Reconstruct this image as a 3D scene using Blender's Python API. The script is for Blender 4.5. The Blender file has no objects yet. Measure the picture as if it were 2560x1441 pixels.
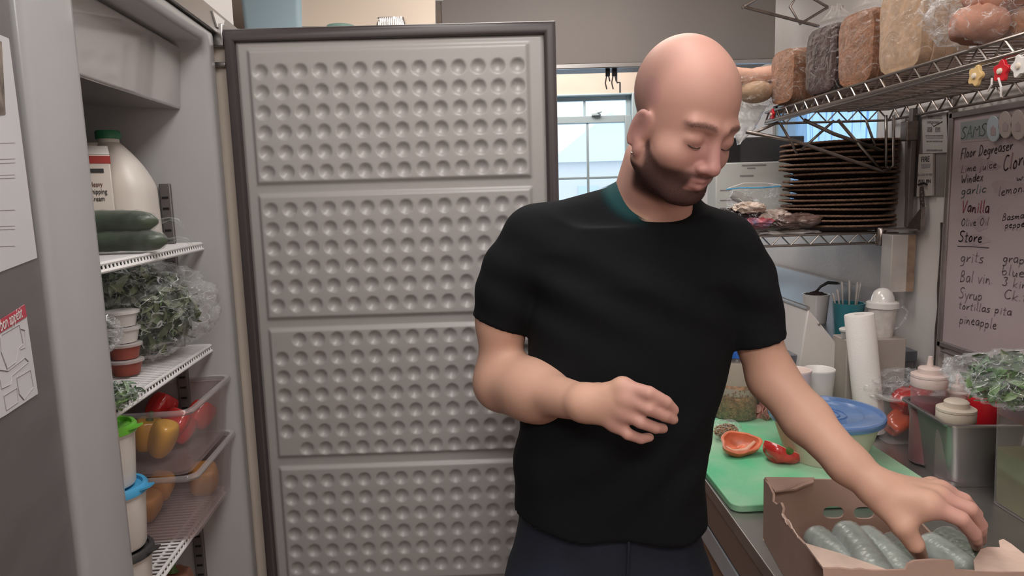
import bpy, bmesh, math, random
import numpy as np
from mathutils import Vector, Matrix, noise as mnoise
random.seed(7)
scn = bpy.context.scene
COL = scn.collection

# ------------------------------------------------------------------ camera, world, lights, exposure
FPX = 1750.0            # focal length in pixels of the 2560 px wide frame
CAM = np.array([0.0, 0.0, 1.56])
_y = np.array([-30 / FPX, -235.5 / FPX, 1.0]); _y /= np.linalg.norm(_y)
_s = .031
_x = np.array([math.sqrt(1 - _s * _s), -_s, 0.0]); _x[2] = -(_x[0] * _y[0] + _x[1] * _y[1]) / _y[2]; _x /= np.linalg.norm(_x)
_d = np.cross(_y, _x)
RM = np.stack([_x, _y, -_d])            # image axes -> world axes
cam_d = bpy.data.cameras.new('camera'); cam = bpy.data.objects.new('camera', cam_d); COL.objects.link(cam)
cam_d.sensor_width = 36; cam_d.lens = FPX / 2560 * 36; cam_d.clip_start = .02; cam_d.clip_end = 200
_R = RM @ np.diag([1, -1, -1])
cam.matrix_world = Matrix([[*_R[0], CAM[0]], [*_R[1], CAM[1]], [*_R[2], CAM[2]], [0, 0, 0, 1]])
scn.camera = cam
scn.view_settings.view_transform = 'Standard'; scn.view_settings.look = 'None'
scn.view_settings.gamma = 1; scn.view_settings.use_curve_mapping = False
scn.view_settings.exposure = 0.0
scn.cycles.transparent_max_bounces = 24
scn.cycles.max_bounces = 8
scn.cycles.caustics_reflective = False; scn.cycles.caustics_refractive = False
try: scn.cycles.use_denoising = True
except Exception: pass

W = bpy.data.worlds.new('sky'); scn.world = W; W.use_nodes = True
bg = W.node_tree.nodes['Background']; bg.inputs[0].default_value = (.82, .93, 1.0, 1); bg.inputs[1].default_value = 2.0

def area(name, loc, size, power, color, rot=(0, 0, 0)):
    l = bpy.data.lights.new(name, 'AREA'); l.shape = 'RECTANGLE'; l.size, l.size_y = size
    l.energy = power; l.color = color
    o = bpy.data.objects.new(name, l); o.location = loc; o.rotation_euler = rot; COL.objects.link(o); return o
area('ceiling_and_fill_light', (.1, .62, 2.52), (.5, 1.15), 10.5, (1, .97, .955))
area('ceiling_and_fill_light', (-.1, -.95, 2.52), (1.1, .5), 35, (1, .97, .955))  # added fill behind the camera, brightens arms and lower door
area('ceiling_and_fill_light', (.15, 1.95, 2.52), (.9, .3), 9, (1, .93, .88))  # added lamp, put in to light the hood and the back area
area('ceiling_and_fill_light', (.35, 4.1, 2.52), (1.15, .3), 11, (1, .88, .78))
# daylight from outside entering through the back and side windows
area('window_daylight', (.62, 4.72, 1.75), (1.0, 1.3), 5, (.62, .82, 1), (math.radians(-90), 0, 0))
area('window_daylight', (1.42, 2.65, 1.68), (.45, .95), 1.2, (.60, .80, 1), (0, math.radians(90), 0))

def ray(px, py): return RM @ np.array([(px - 1280) / FPX, (py - 720.5) / FPX, 1.0])
def aY(px, py, Y): r = ray(px, py); return CAM + r * (Y / r[1])
def aX(px, py, X): r = ray(px, py); return CAM + r * (X / r[0])
def aZ(px, py, Z): r = ray(px, py); return CAM + r * ((Z - CAM[2]) / r[2])

# ------------------------------------------------------------------ materials
def mat(name, col, rough=.5, metal=0, nvar=0, nscale=8, bump=0, bscale=60, col2=None, alpha=1, trans=0, coat=0, spec=.5, emit=0, sss=0, stretch=None, aniso=0):
    m = bpy.data.materials.new(name); m.use_nodes = True
    nt = m.node_tree; N = nt.nodes; L = nt.links; p = N['Principled BSDF']
    p.inputs['Base Color'].default_value = (*col, 1); p.inputs['Roughness'].default_value = rough
    p.inputs['Metallic'].default_value = metal; p.inputs['Specular IOR Level'].default_value = spec
    p.inputs['Coat Weight'].default_value = coat; p.inputs['Coat Roughness'].default_value = .06
    p.inputs['Alpha'].default_value = alpha; p.inputs['Transmission Weight'].default_value = trans
    p.inputs['Anisotropic'].default_value = aniso
    if sss: p.inputs['Subsurface Weight'].default_value = sss; p.inputs['Subsurface Radius'].default_value = (.012, .005, .003); p.inputs['Subsurface Scale'].default_value = 1
    if emit: p.inputs['Emission Color'].default_value = (*col, 1); p.inputs['Emission Strength'].default_value = emit
    tc = N.new('ShaderNodeTexCoord'); mp = N.new('ShaderNodeMapping'); L.new(tc.outputs['Object'], mp.inputs[0])
    if stretch: mp.inputs['Scale'].default_value = stretch
    if nvar or col2:
        n = N.new('ShaderNodeTexNoise'); n.inputs['Scale'].default_value = nscale; n.inputs['Detail'].default_value = 5
        L.new(mp.outputs[0], n.inputs['Vector'])
        cr = N.new('ShaderNodeValToRGB'); cr.color_ramp.elements[0].position = .36; cr.color_ramp.elements[1].position = .66
        a = col; b = col2 if col2 else tuple(min(1, c * (1 + nvar)) for c in col)
        if not col2: a = tuple(c * (1 - nvar) for c in col)
        cr.color_ramp.elements[0].color = (*a, 1); cr.color_ramp.elements[1].color = (*b, 1)
        L.new(n.outputs[0], cr.inputs[0]); L.new(cr.outputs[0], p.inputs['Base Color'])
    if bump:
        n2 = N.new('ShaderNodeTexNoise'); n2.inputs['Scale'].default_value = bscale; n2.inputs['Detail'].default_value = 3
        L.new(mp.outputs[0], n2.inputs['Vector'])
        bp = N.new('ShaderNodeBump'); bp.inputs['Strength'].default_value = bump; bp.inputs['Distance'].default_value = .004
        L.new(n2.outputs[0], bp.inputs['Height']); L.new(bp.outputs[0], p.inputs['Normal'])
    return m

def film(name, tint=(1, 1, 1), base=.06, edge=.55, rough=.12, white=(.9, .93, .95), bump=.5, bscale=25, crease=0, cscale=20):
    """clear plastic: see-through tint mixed with a glossy skin that thickens towards grazing angles"""
    m = bpy.data.materials.new(name); m.use_nodes = True; nt = m.node_tree; N = nt.nodes; L = nt.links
    p = N['Principled BSDF']; p.inputs['Base Color'].default_value = (*white, 1); p.inputs['Roughness'].default_value = rough
    p.inputs['Specular IOR Level'].default_value = 1.0; p.inputs['Coat Weight'].default_value = .6
    t = N.new('ShaderNodeBsdfTransparent'); t.inputs[0].default_value = (*tint, 1)
    lw = N.new('ShaderNodeLayerWeight'); lw.inputs[0].default_value = .35
    mr = N.new('ShaderNodeMapRange'); mr.inputs['To Min'].default_value = base; mr.inputs['To Max'].default_value = edge
    mx = N.new('ShaderNodeMixShader'); out = N['Material Output']
    L.new(lw.outputs['Facing'], mr.inputs['Value']); fac = mr.outputs[0]
    if crease:          # white fold lines painted in as the highlights of creased film
        tc2 = N.new('ShaderNodeTexCoord'); mp2 = N.new('ShaderNodeMapping'); mp2.inputs['Scale'].default_value = (1, 1, 1.6); L.new(tc2.outputs['Object'], mp2.inputs[0])
        for sc_, wd in ((cscale, .014), (cscale * 2.3, .010)):
            n2 = N.new('ShaderNodeTexNoise'); n2.inputs['Scale'].default_value = sc_; n2.inputs['Detail'].default_value = 1.5; n2.inputs['Distortion'].default_value = .6; L.new(mp2.outputs[0], n2.inputs['Vector'])
            a1 = N.new('ShaderNodeMath'); a1.operation = 'SUBTRACT'; a1.inputs[1].default_value = .5; L.new(n2.outputs[0], a1.inputs[0])
            a2 = N.new('ShaderNodeMath'); a2.operation = 'ABSOLUTE'; L.new(a1.outputs[0], a2.inputs[0])
            a3 = N.new('ShaderNodeMapRange'); a3.inputs['From Min'].default_value = 0; a3.inputs['From Max'].default_value = wd; a3.inputs['To Min'].default_value = crease; a3.inputs['To Max'].default_value = 0; L.new(a2.outputs[0], a3.inputs['Value'])
            a4 = N.new('ShaderNodeMath'); a4.operation = 'MAXIMUM'; L.new(fac, a4.inputs[0]); L.new(a3.outputs[0], a4.inputs[1]); fac = a4.outputs[0]
    L.new(fac, mx.inputs[0])
    L.new(t.outputs[0], mx.inputs[1]); L.new(p.outputs[0], mx.inputs[2]); L.new(mx.outputs[0], out.inputs[0])
    if bump:
        tc = N.new('ShaderNodeTexCoord'); n = N.new('ShaderNodeTexNoise'); n.inputs['Scale'].default_value = bscale; n.inputs['Detail'].default_value = 2
        n.inputs['Distortion'].default_value = 1.5
        L.new(tc.outputs['Object'], n.inputs['Vector'])
        bp = N.new('ShaderNodeBump'); bp.inputs['Strength'].default_value = bump; bp.inputs['Distance'].default_value = .02
        L.new(n.outputs[0], bp.inputs['Height']); L.new(bp.outputs[0], p.inputs['Normal']); L.new(bp.outputs[0], lw.inputs['Normal'])
    return m

M = {}
M['cream_wall'] = mat('cream_wall', (.62, .54, .47), .6, nvar=.06, nscale=3, bump=.1)
M['grey_wall'] = mat('grey_wall', (.70, .65, .625), .45, nvar=.13, nscale=2.2, bump=.12, bscale=90)
M['ceiling'] = mat('ceiling_paint', (.72, .66, .60), .8, nvar=.04)
M['floor'] = mat('floor_tile', (.19, .115, .085), .4, nvar=.25, nscale=6)
M['liner'] = mat('door_liner_plastic', (.345, .326, .318), .42, bump=.04, bscale=700, coat=.12)
M['white_enamel'] = mat('white_enamel', (.36, .357, .362), .30, nvar=.03, nscale=4, coat=.15)
M['white_gloss'] = mat('white_gloss_panel', (.375, .35, .345), .16, coat=1)
M['gasket'] = mat('rubber_gasket', (.055, .045, .047), .38)
M['steel'] = mat('brushed_steel', (.44, .425, .42), .32, 1, nvar=.02, nscale=10, stretch=(1, 1, 30))
M['steel_dark'] = mat('dull_steel', (.235, .22, .225), .42, .75, nvar=.08, nscale=5, stretch=(1, 1, 6))
M['steel_top'] = mat('counter_steel', (.40, .375, .36), .34, .85, nvar=.10, nscale=7)
M['chrome'] = mat('chrome_wire', (.36, .32, .295), .28, 1)
M['chrome_dull'] = mat('old_chrome_wire', (.26, .22, .20), .38, .9, nvar=.2, nscale=40)
M['white_wire'] = mat('white_coated_wire', (.80, .78, .78), .35)
M['black'] = mat('black_plastic', (.012, .011, .012), .45)
M['dark_grey'] = mat('dark_grey_plastic', (.045, .043, .045), .5)
M['white'] = mat('white_plastic', (.72, .69, .67), .4)
M['ceramic'] = mat('white_ceramic', (.80, .76, .73), .2, coat=.5)
M['paper'] = mat('white_paper', (.52, .51, .52), .8, nvar=.02)
M['towel'] = mat('paper_towel', (.80, .76, .72), .95, bump=.2, bscale=220)
M['card'] = mat('cardboard', (.37, .245, .195), .9, nvar=.05, nscale=14, bump=.1)
M['card_light'] = mat('torn_cardboard', (.55, .41, .34), .95, nvar=.08, nscale=30, bump=.3)
M['red_ink'] = mat('red_ink', (.42, .04, .07), .6)
M['black_ink'] = mat('black_ink', (.03, .028, .03), .6)
M['grey_ink'] = mat('grey_ink', (.28, .26, .27), .6)
M['milk'] = mat('milk_jug_plastic', (.72, .67, .62), .38, sss=.1)
M['green_cap'] = mat('green_cap', (.03, .20, .09), .4)
M['green_lid'] = mat('green_lid', (.16, .52, .05), .35)
M['blue_lid'] = mat('blue_lid', (.07, .35, .62), .35)
M['blue_snap'] = film('blue_snap_lid', (.50, .66, .92), .50, .90, .22, (.17, .30, .58), .05)
M['blue_cap'] = mat('blue_jar_cap', (.03, .13, .52), .35)
M['board_green'] = mat('green_cutting_board', (.12, .58, .29), .45, nscale=6, col2=(.40, .64, .43), bump=.15, bscale=300)
M['yellow_pepper'] = mat('yellow_pepper_skin', (.80, .44, .055), .25, nvar=.12, nscale=12, coat=.4)
M['red_pepper'] = mat('red_pepper_skin', (.55, .03, .028), .2, nvar=.2, nscale=10, coat=.6)
M['orange_pepper'] = mat('orange_red_pepper_skin', (.72, .10, .03), .22, nvar=.15, nscale=10, coat=.6)
M['pepper_flesh'] = mat('pepper_flesh', (.74, .22, .12), .35, nvar=.2, nscale=30)
M['pepper_rib'] = mat('pepper_rib', (.82, .50, .36), .4)
M['orange_fruit'] = mat('orange_fruit_skin', (.68, .34, .10), .45, nvar=.1, nscale=9, bump=.2)
M['onion'] = mat('onion_skin', (.33, .15, .10), .4, nvar=.15)
M['green_stem'] = mat('green_stem', (.07, .13, .025), .5)
M['cucumber'] = mat('cucumber_skin', (.040, .060, .034), .35, nvar=.4, nscale=25, bump=.2)
M['cucumber_pale'] = mat('pale_cucumber_skin', (.26, .30, .26), .35, nscale=16, col2=(.58, .60, .56))
M['leaf'] = mat('leaf_green', (.045, .068, .032), .45, nvar=.45, nscale=9, col2=(.18, .205, .115))
M['leaf_dark'] = mat('dark_leaf_green', (.035, .10, .03), .4, nvar=.5, nscale=12, col2=(.16, .26, .08))
M['sauce'] = mat('red_sauce', (.34, .085, .06), .35)
M['purple_sauce'] = mat('berry_sauce', (.20, .022, .035), .35)
M['film'] = film('clear_plastic_film', base=.02, edge=.30, rough=.05, bump=.5, bscale=24, crease=.50, cscale=20)
M['wrap'] = film('tight_plastic_wrap', (.95, .98, .97), .10, .62, .15, (.62, .66, .66), .45, 16)
M['wrap_dark'] = film('clear_cling_wrap', (.97, .98, .97), .03, .42, .10, (.66, .68, .66), .5, 14)
M['acrylic'] = film('clear_acrylic', (.96, .95, .95), .10, .55, .08, (.62, .58, .57), 0)
M['acrylic_bin'] = film('clear_acrylic_bin', (.93, .90, .90), .07, .42, .10, (.58, .50, .49), 0)
M['cup_clear'] = film('frosted_cup_plastic', (.9, .88, .86), .45, .85, .3, (.70, .67, .66), 0)
M['bag_white'] = film('cloudy_bag_plastic', (.96, .96, .96), .35, .85, .25, (.75, .74, .73), .6, 18)
M['bread_bag'] = film('bread_bag_film', (.99, .985, .98), .0, .26, .05, (.80, .77, .74), .9, 26, .26, 11)
M['bread_brown'] = mat('brown_bread', (.27, .125, .068), .85, nvar=.22, nscale=45, bump=.6, bscale=160)
M['bread_dark'] = mat('dark_rye_bread', (.048, .022, .019), .85, nvar=.35, nscale=45, bump=.4, bscale=80)
M['bread_light'] = mat('pale_bread', (.44, .29, .185), .85, nvar=.16, nscale=40, bump=.3, bscale=80)
M['crust'] = mat('bread_crust', (.36, .16, .08), .8, nvar=.2, nscale=18)
M['bread_pink'] = mat('pinkish_bun', (.42, .20, .135), .8, nvar=.15, nscale=20)
M['wicker'] = mat('woven_wicker', (.055, .030, .022), .7, nvar=.3, nscale=40, bump=.6, bscale=260)
M['wicker_rim'] = mat('woven_wicker_rim', (.23, .13, .085), .7, nvar=.3, nscale=60, bump=.6, bscale=260)
M['teal'] = mat('teal_glaze', (.035, .20, .24), .25, coat=.4)
M['board_face'] = mat('whiteboard_face', (.46, .375, .38), .35, nvar=.06, nscale=3, coat=.2)
M['smudge'] = mat('whiteboard_smudge', (.42, .335, .345), .5, nvar=.08)
M['board_teal'] = mat('whiteboard_teal_smudge', (.27, .29, .29), .5)
M['board_frame'] = mat('whiteboard_frame', (.27, .23, .22), .4, .5, nvar=.2)
M['grime'] = mat('grime_seam', (.05, .035, .03), .8)
M['denim'] = mat('dark_denim', (.008, .012, .026), .85, nvar=.35, nscale=9, bump=.3, bscale=900)
M['shirt'] = mat('black_cotton', (.0045, .0051, .0064), .9, nvar=.15, nscale=5, bump=.10, bscale=900, spec=.18)
M['collar'] = mat('dark_teal_lining', (.010, .045, .050), .9, spec=.2)
M['shoe'] = mat('black_shoe', (.02, .02, .02), .5)
M['red_plastic'] = mat('red_plastic', (.55, .012, .022), .35)
M['bottle_clear'] = film('squeeze_bottle_plastic', (.97, .93, .93), .16, .45, .3, (.62, .50, .51), 0)
M['bottle_cap'] = mat('squeeze_bottle_cap', (.66, .53, .49), .42)
M['cream_cap'] = mat('cream_bottle_cap', (.66, .58, .48), .42)
M['brine'] = mat('green_brine', (.24, .235, .085), .15, nvar=.15, nscale=12, alpha=.88)
M['grain'] = mat('brown_grain', (.46, .27, .15), .7, nvar=.4, nscale=90, bump=1, bscale=150)
M['coffee'] = mat('dark_grounds', (.03, .018, .013), .9, bump=1, bscale=300)
M['yellow_tag'] = mat('yellow_foam', (.62, .42, .18), .7)
M['glass'] = film('window_glass', (.93, .97, 1.0), .03, .3, .03, (.8, .9, 1), 0)
M['sash'] = mat('white_window_sash', (.40, .50, .55), .5)
M['foil'] = mat('aluminium_foil', (.72, .70, .68), .25, 1, bump=.4, bscale=50)
M['lamp'] = mat('lamp_diffuser', (1, .95, .88), .5, emit=3)
M['hood'] = mat('hood_steel', (.27, .24, .225), .5, .12, nvar=.08, nscale=1.6, stretch=(1, 1, .4))
M['pink_food'] = mat('pink_sliced_meat', (.62, .30, .26), .5, nvar=.3, nscale=30)
M['plaster'] = mat('outdoor_plaster', (.75, .72, .72), .9)
M['asphalt'] = mat('outdoor_ground', (.45, .50, .55), .9)

# ------------------------------------------------------------------ mesh helpers
def basis(d):
    d = np.array(d, float); d /= np.linalg.norm(d)
    u = np.cross(d, [0, 0, 1.0] if abs(d[2]) < .9 else [1.0, 0, 0]); u /= np.linalg.norm(u)
    return u, np.cross(d, u), d

class G:
    """collects geometry (world coordinates) and links it as ONE mesh object"""
    def __init__(s): s.v = []; s.f = []; s.m = []
    def add(s, v, f, mi=0):
        o = len(s.v); s.v += [tuple(map(float, p)) for p in v]; s.f += [tuple(i + o for i in q) for q in f]; s.m += [mi] * len(f); return s
    def box(s, lo, hi, mi=0, R=None, piv=None):
        lo = np.array(lo, float); hi = np.array(hi, float)
        v = np.array([(x, y, z) for x in (lo[0], hi[0]) for y in (lo[1], hi[1]) for z in (lo[2], hi[2])])
        if R is not None:
            c = np.array(piv if piv is not None else (lo + hi) / 2); v = (v - c) @ np.array(R).T + c
        return s.add(v, [(0, 1, 3, 2), (4, 6, 7, 5), (0, 4, 5, 1), (2, 3, 7, 6), (0, 2, 6, 4), (1, 5, 7, 3)], mi)
    def hexa(s, b, t, mi=0):        # bottom quad, top quad
        return s.add(list(b) + list(t), [(3, 2, 1, 0), (4, 5, 6, 7), (0, 1, 5, 4), (1, 2, 6, 5), (2, 3, 7, 6), (3, 0, 4, 7)], mi)
    def tube(s, pts, r, n=8, mi=0, closed=False, flat=1):
        pts = [np.array(p, float) for p in pts]; k = len(pts); rs = r if hasattr(r, '__len__') else [r] * k
        V = []; F = []; u = None
        for i, p in enumerate(pts):
            if closed: t = pts[(i + 1) % k] - pts[i - 1]
            else: t = pts[min(i + 1, k - 1)] - pts[max(i - 1, 0)]
            t = t / (np.linalg.norm(t) + 1e-12)
            if u is None: u, w, _ = basis(t)
            else:
                u = u - t * (u @ t); u /= np.linalg.norm(u) + 1e-12; w = np.cross(t, u)
            for j in range(n):
                a = 2 * math.pi * j / n; V.append(p + rs[i] * (math.cos(a) * u + math.sin(a) * w * flat))
        for i in range(k if closed else k - 1):
            for j in range(n):
                a = i * n + j; b = i * n + (j + 1) % n; c = ((i + 1) % k) * n
                F.append((a, b, c + (j + 1) % n, c + j))
        if not closed: F.append(tuple(range(n))[::-1]); F.append(tuple((k - 1) * n + j for j in range(n)))
        return s.add(V, F, mi)
    def lathe(s, prof, org, n=32, axis=(0, 0, 1), mi=0, sx=1, sy=1, wob=0):
        u, w, d = basis(axis)
        if abs(axis[2]) > .999: u, w = np.array([1., 0, 0]), np.array([0, 1., 0])
        org = np.array(org, float); V = []; F = []
        for (r, h) in prof:
            for j in range(n):
                a = 2 * math.pi * j / n; rr = r * (1 + wob * math.sin(a * 12))
                V.append(org + d * h + rr * (math.cos(a) * u * sx + math.sin(a) * w * sy))
        for i in range(len(prof) - 1):
            for j in range(n):
                a = i * n + j; b = i * n + (j + 1) % n; F.append((a, b, b + n, a + n))
        if prof[0][0] > 1e-5: F.append(tuple(range(n))[::-1])
        if prof[-1][0] > 1e-5: F.append(tuple((len(prof) - 1) * n + j for j in range(n)))
        return s.add(V, F, mi)
    def prism(s, poly, ext, mi=0):   # 3-D polygon extruded by a vector
        k = len(poly); p = [np.array(q, float) for q in poly]; e = np.array(ext, float)
        V = p + [q + e for q in p]
        F = [tuple(range(k))[::-1], tuple(range(k, 2 * k))] + [(i, (i + 1) % k, k + (i + 1) % k, k + i) for i in range(k)]
        return s.add(V, F, mi)
    def grid(s, fn, nu, nv, mi=0, closeu=False):
        V = [fn(i / (nu - (0 if closeu else 1)), j / (nv - 1)) for j in range(nv) for i in range(nu)]
        F = []
        for j in range(nv - 1):
            for i in range(nu if closeu else nu - 1):
                a = j * nu + i; b = j * nu + (i + 1) % nu; F.append((a, b, b + nu, a + nu))
        return s.add(V, F, mi)
    def rrect(s, org, w, d, z0, z1, r, mi=0, n=6, rot=0, top=True, w1=None, d1=None):
        """rounded-rectangle block with optional taper"""
        loops = []
        for (z, ww, dd) in ((z0, w, d), (z1, w1 or w, d1 or d)):
            L_ = []
            for (cx, cy, a0) in ((1, 1, 0), (-1, 1, 90), (-1, -1, 180), (1, -1, 270)):
                for k in range(n + 1):
                    a = math.radians(a0 + 90 * k / n)
                    x = cx * (ww / 2 - r) + r * math.cos(a); y = cy * (dd / 2 - r) + r * math.sin(a)
                    L_.append((org[0] + x * math.cos(rot) - y * math.sin(rot), org[1] + x * math.sin(rot) + y * math.cos(rot), z))
            loops.append(L_)
        k = len(loops[0]); F = [(i, (i + 1) % k, k + (i + 1) % k, k + i) for i in range(k)] + [tuple(range(k))[::-1]]
        if top: F.append(tuple(range(k, 2 * k)))
        return s.add(loops[0] + loops[1], F, mi)
    def build(s, name, mats, parent=None, smooth=40, bevel=0, solid=0, subsurf=0, fix=True, segs=2, loc=None):
        off = np.array(parent['_o']) if parent is not None and '_o' in parent else np.zeros(3)
        if loc is not None: off = np.array(loc, float)
        me = bpy.data.meshes.new(name); me.from_pydata([tuple(np.array(p) - off) for p in s.v], [], s.f); me.update()
        for m in (mats if isinstance(mats, (list, tuple)) else [mats]): me.materials.append(M[m] if isinstance(m, str) else m)
        me.polygons.foreach_set('material_index', s.m)
        if fix:
            bm = bmesh.new(); bm.from_mesh(me); bmesh.ops.recalc_face_normals(bm, faces=bm.faces); bm.to_mesh(me); bm.free()
        if smooth:
            me.polygons.foreach_set('use_smooth', [True] * len(me.polygons))
            if smooth < 180: me.set_sharp_from_angle(angle=math.radians(smooth))
        o = bpy.data.objects.new(name, me); COL.objects.link(o)
        if loc is not None: o.location = loc; o['_o'] = [float(c) for c in loc]
        if parent is not None:
            o.parent = parent; o['_o'] = [float(c) for c in off]
            if loc is not None:
                po = np.array(parent['_o']) if '_o' in parent else np.zeros(3)
                o.location = tuple(off - po)
        if solid:
            m_ = o.modifiers.new('solid', 'SOLIDIFY'); m_.thickness = solid; m_.offset = 0
        if bevel:
            b = o.modifiers.new('bevel', 'BEVEL'); b.width = bevel; b.segments = segs; b.limit_method = 'ANGLE'; b.angle_limit = math.radians(40)
        if subsurf:
            b = o.modifiers.new('sub', 'SUBSURF'); b.levels = b.render_levels = subsurf
        return o

def tag(o, label, cat, group=None, kind=None):
    o['label'] = label
    if cat: o['category'] = cat
    if group: o['group'] = group
    if kind: o['kind'] = kind
    return o
def thing(name, label, cat, loc, group=None):
    o = bpy.data.objects.new(name, None); o.empty_display_size = .05; COL.objects.link(o)
    o.location = tuple(float(c) for c in loc); o['_o'] = [float(c) for c in loc]
    return tag(o, label, cat, group)
def struct(g, name, mats, parent=None, **k):
    o = g.build(name, mats, parent, **k)
    if parent is None: o['kind'] = 'structure'
    return o
def kids(o): return [c for c in COL.objects if c.parent == o]
def dup(root, label, delta=None, rotz=None, group=None, cache={}):
    if root.name not in cache: cache[root.name] = [(c, kids(c)) for c in kids(root)]
    r = root.copy(); COL.objects.link(r); r['label'] = label
    if delta is not None: r.location = Vector(root.location) + Vector(delta)
    if rotz is not None: r.rotation_euler.z = rotz
    if group: r['group'] = group
    for c, gs in cache[root.name]:
        c2 = c.copy(); COL.objects.link(c2); c2.parent = r
        for g_ in gs: d = g_.copy(); COL.objects.link(d); d.parent = c2
    return r

def text(body, name, m, org, right, up, size, parent, label=None, depth=.0004, align='LEFT', xs=1):
    """flat lettering: org = start of the baseline, right / up = unit vectors"""
    cu = bpy.data.curves.new(name, 'FONT'); cu.body = body; cu.size = size; cu.extrude = depth; cu.align_x = align; cu.resolution_u = 2
    cu.materials.append(M[m] if isinstance(m, str) else m)
    o = bpy.data.objects.new(name, cu); COL.objects.link(o)
    r = Vector(right).normalized(); u = Vector(up).normalized(); n = r.cross(u)
    po = Vector(parent['_o']) if parent is not None and '_o' in parent else Vector((0, 0, 0))
    mw = Matrix.Translation(Vector(org) - po) @ Matrix((r * xs, u, n)).transposed().to_4x4()
    if parent is not None: o.parent = parent
    me = bpy.data.meshes.new_from_object(o.evaluated_get(bpy.context.evaluated_depsgraph_get())); bpy.data.objects.remove(o)
    o = bpy.data.objects.new(name, me); COL.objects.link(o)
    if parent is not None: o.parent = parent
    o.matrix_local = mw
    return o
def plate(name, outer, holes, thick, org, r, u, m, parent):
    """flat board with holes; outlines are 3-D points lying in the plane (org; r, u)"""
    cu = bpy.data.curves.new(name, 'CURVE'); cu.dimensions = '2D'; cu.fill_mode = 'BOTH'; cu.extrude = thick / 2
    r = np.array(r, float); u = np.array(u, float); org = np.array(org, float)
    for pts in [outer] + holes:
        sp = cu.splines.new('POLY'); sp.points.add(len(pts) - 1); sp.use_cyclic_u = True
        for i, p in enumerate(pts): q = np.array(p) - org; sp.points[i].co = (q @ r, q @ u, 0, 1)
    o = bpy.data.objects.new(name, cu); COL.objects.link(o)
    me = bpy.data.meshes.new_from_object(o.evaluated_get(bpy.context.evaluated_depsgraph_get())); bpy.data.objects.remove(o)
    me.materials.clear(); me.materials.append(M[m] if isinstance(m, str) else m)
    off = np.array(parent['_o']) if parent is not None and '_o' in parent else np.zeros(3)
    n = np.cross(r, u); mw = Matrix([[r[0], u[0], n[0], org[0] - off[0]], [r[1], u[1], n[1], org[1] - off[1]], [r[2], u[2], n[2], org[2] - off[2]], [0, 0, 0, 1]])
    me.transform(mw)
    o = bpy.data.objects.new(name, me); COL.objects.link(o)
    if parent is not None: o.parent = parent; o['_o'] = [float(c) for c in off]
    return o

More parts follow.
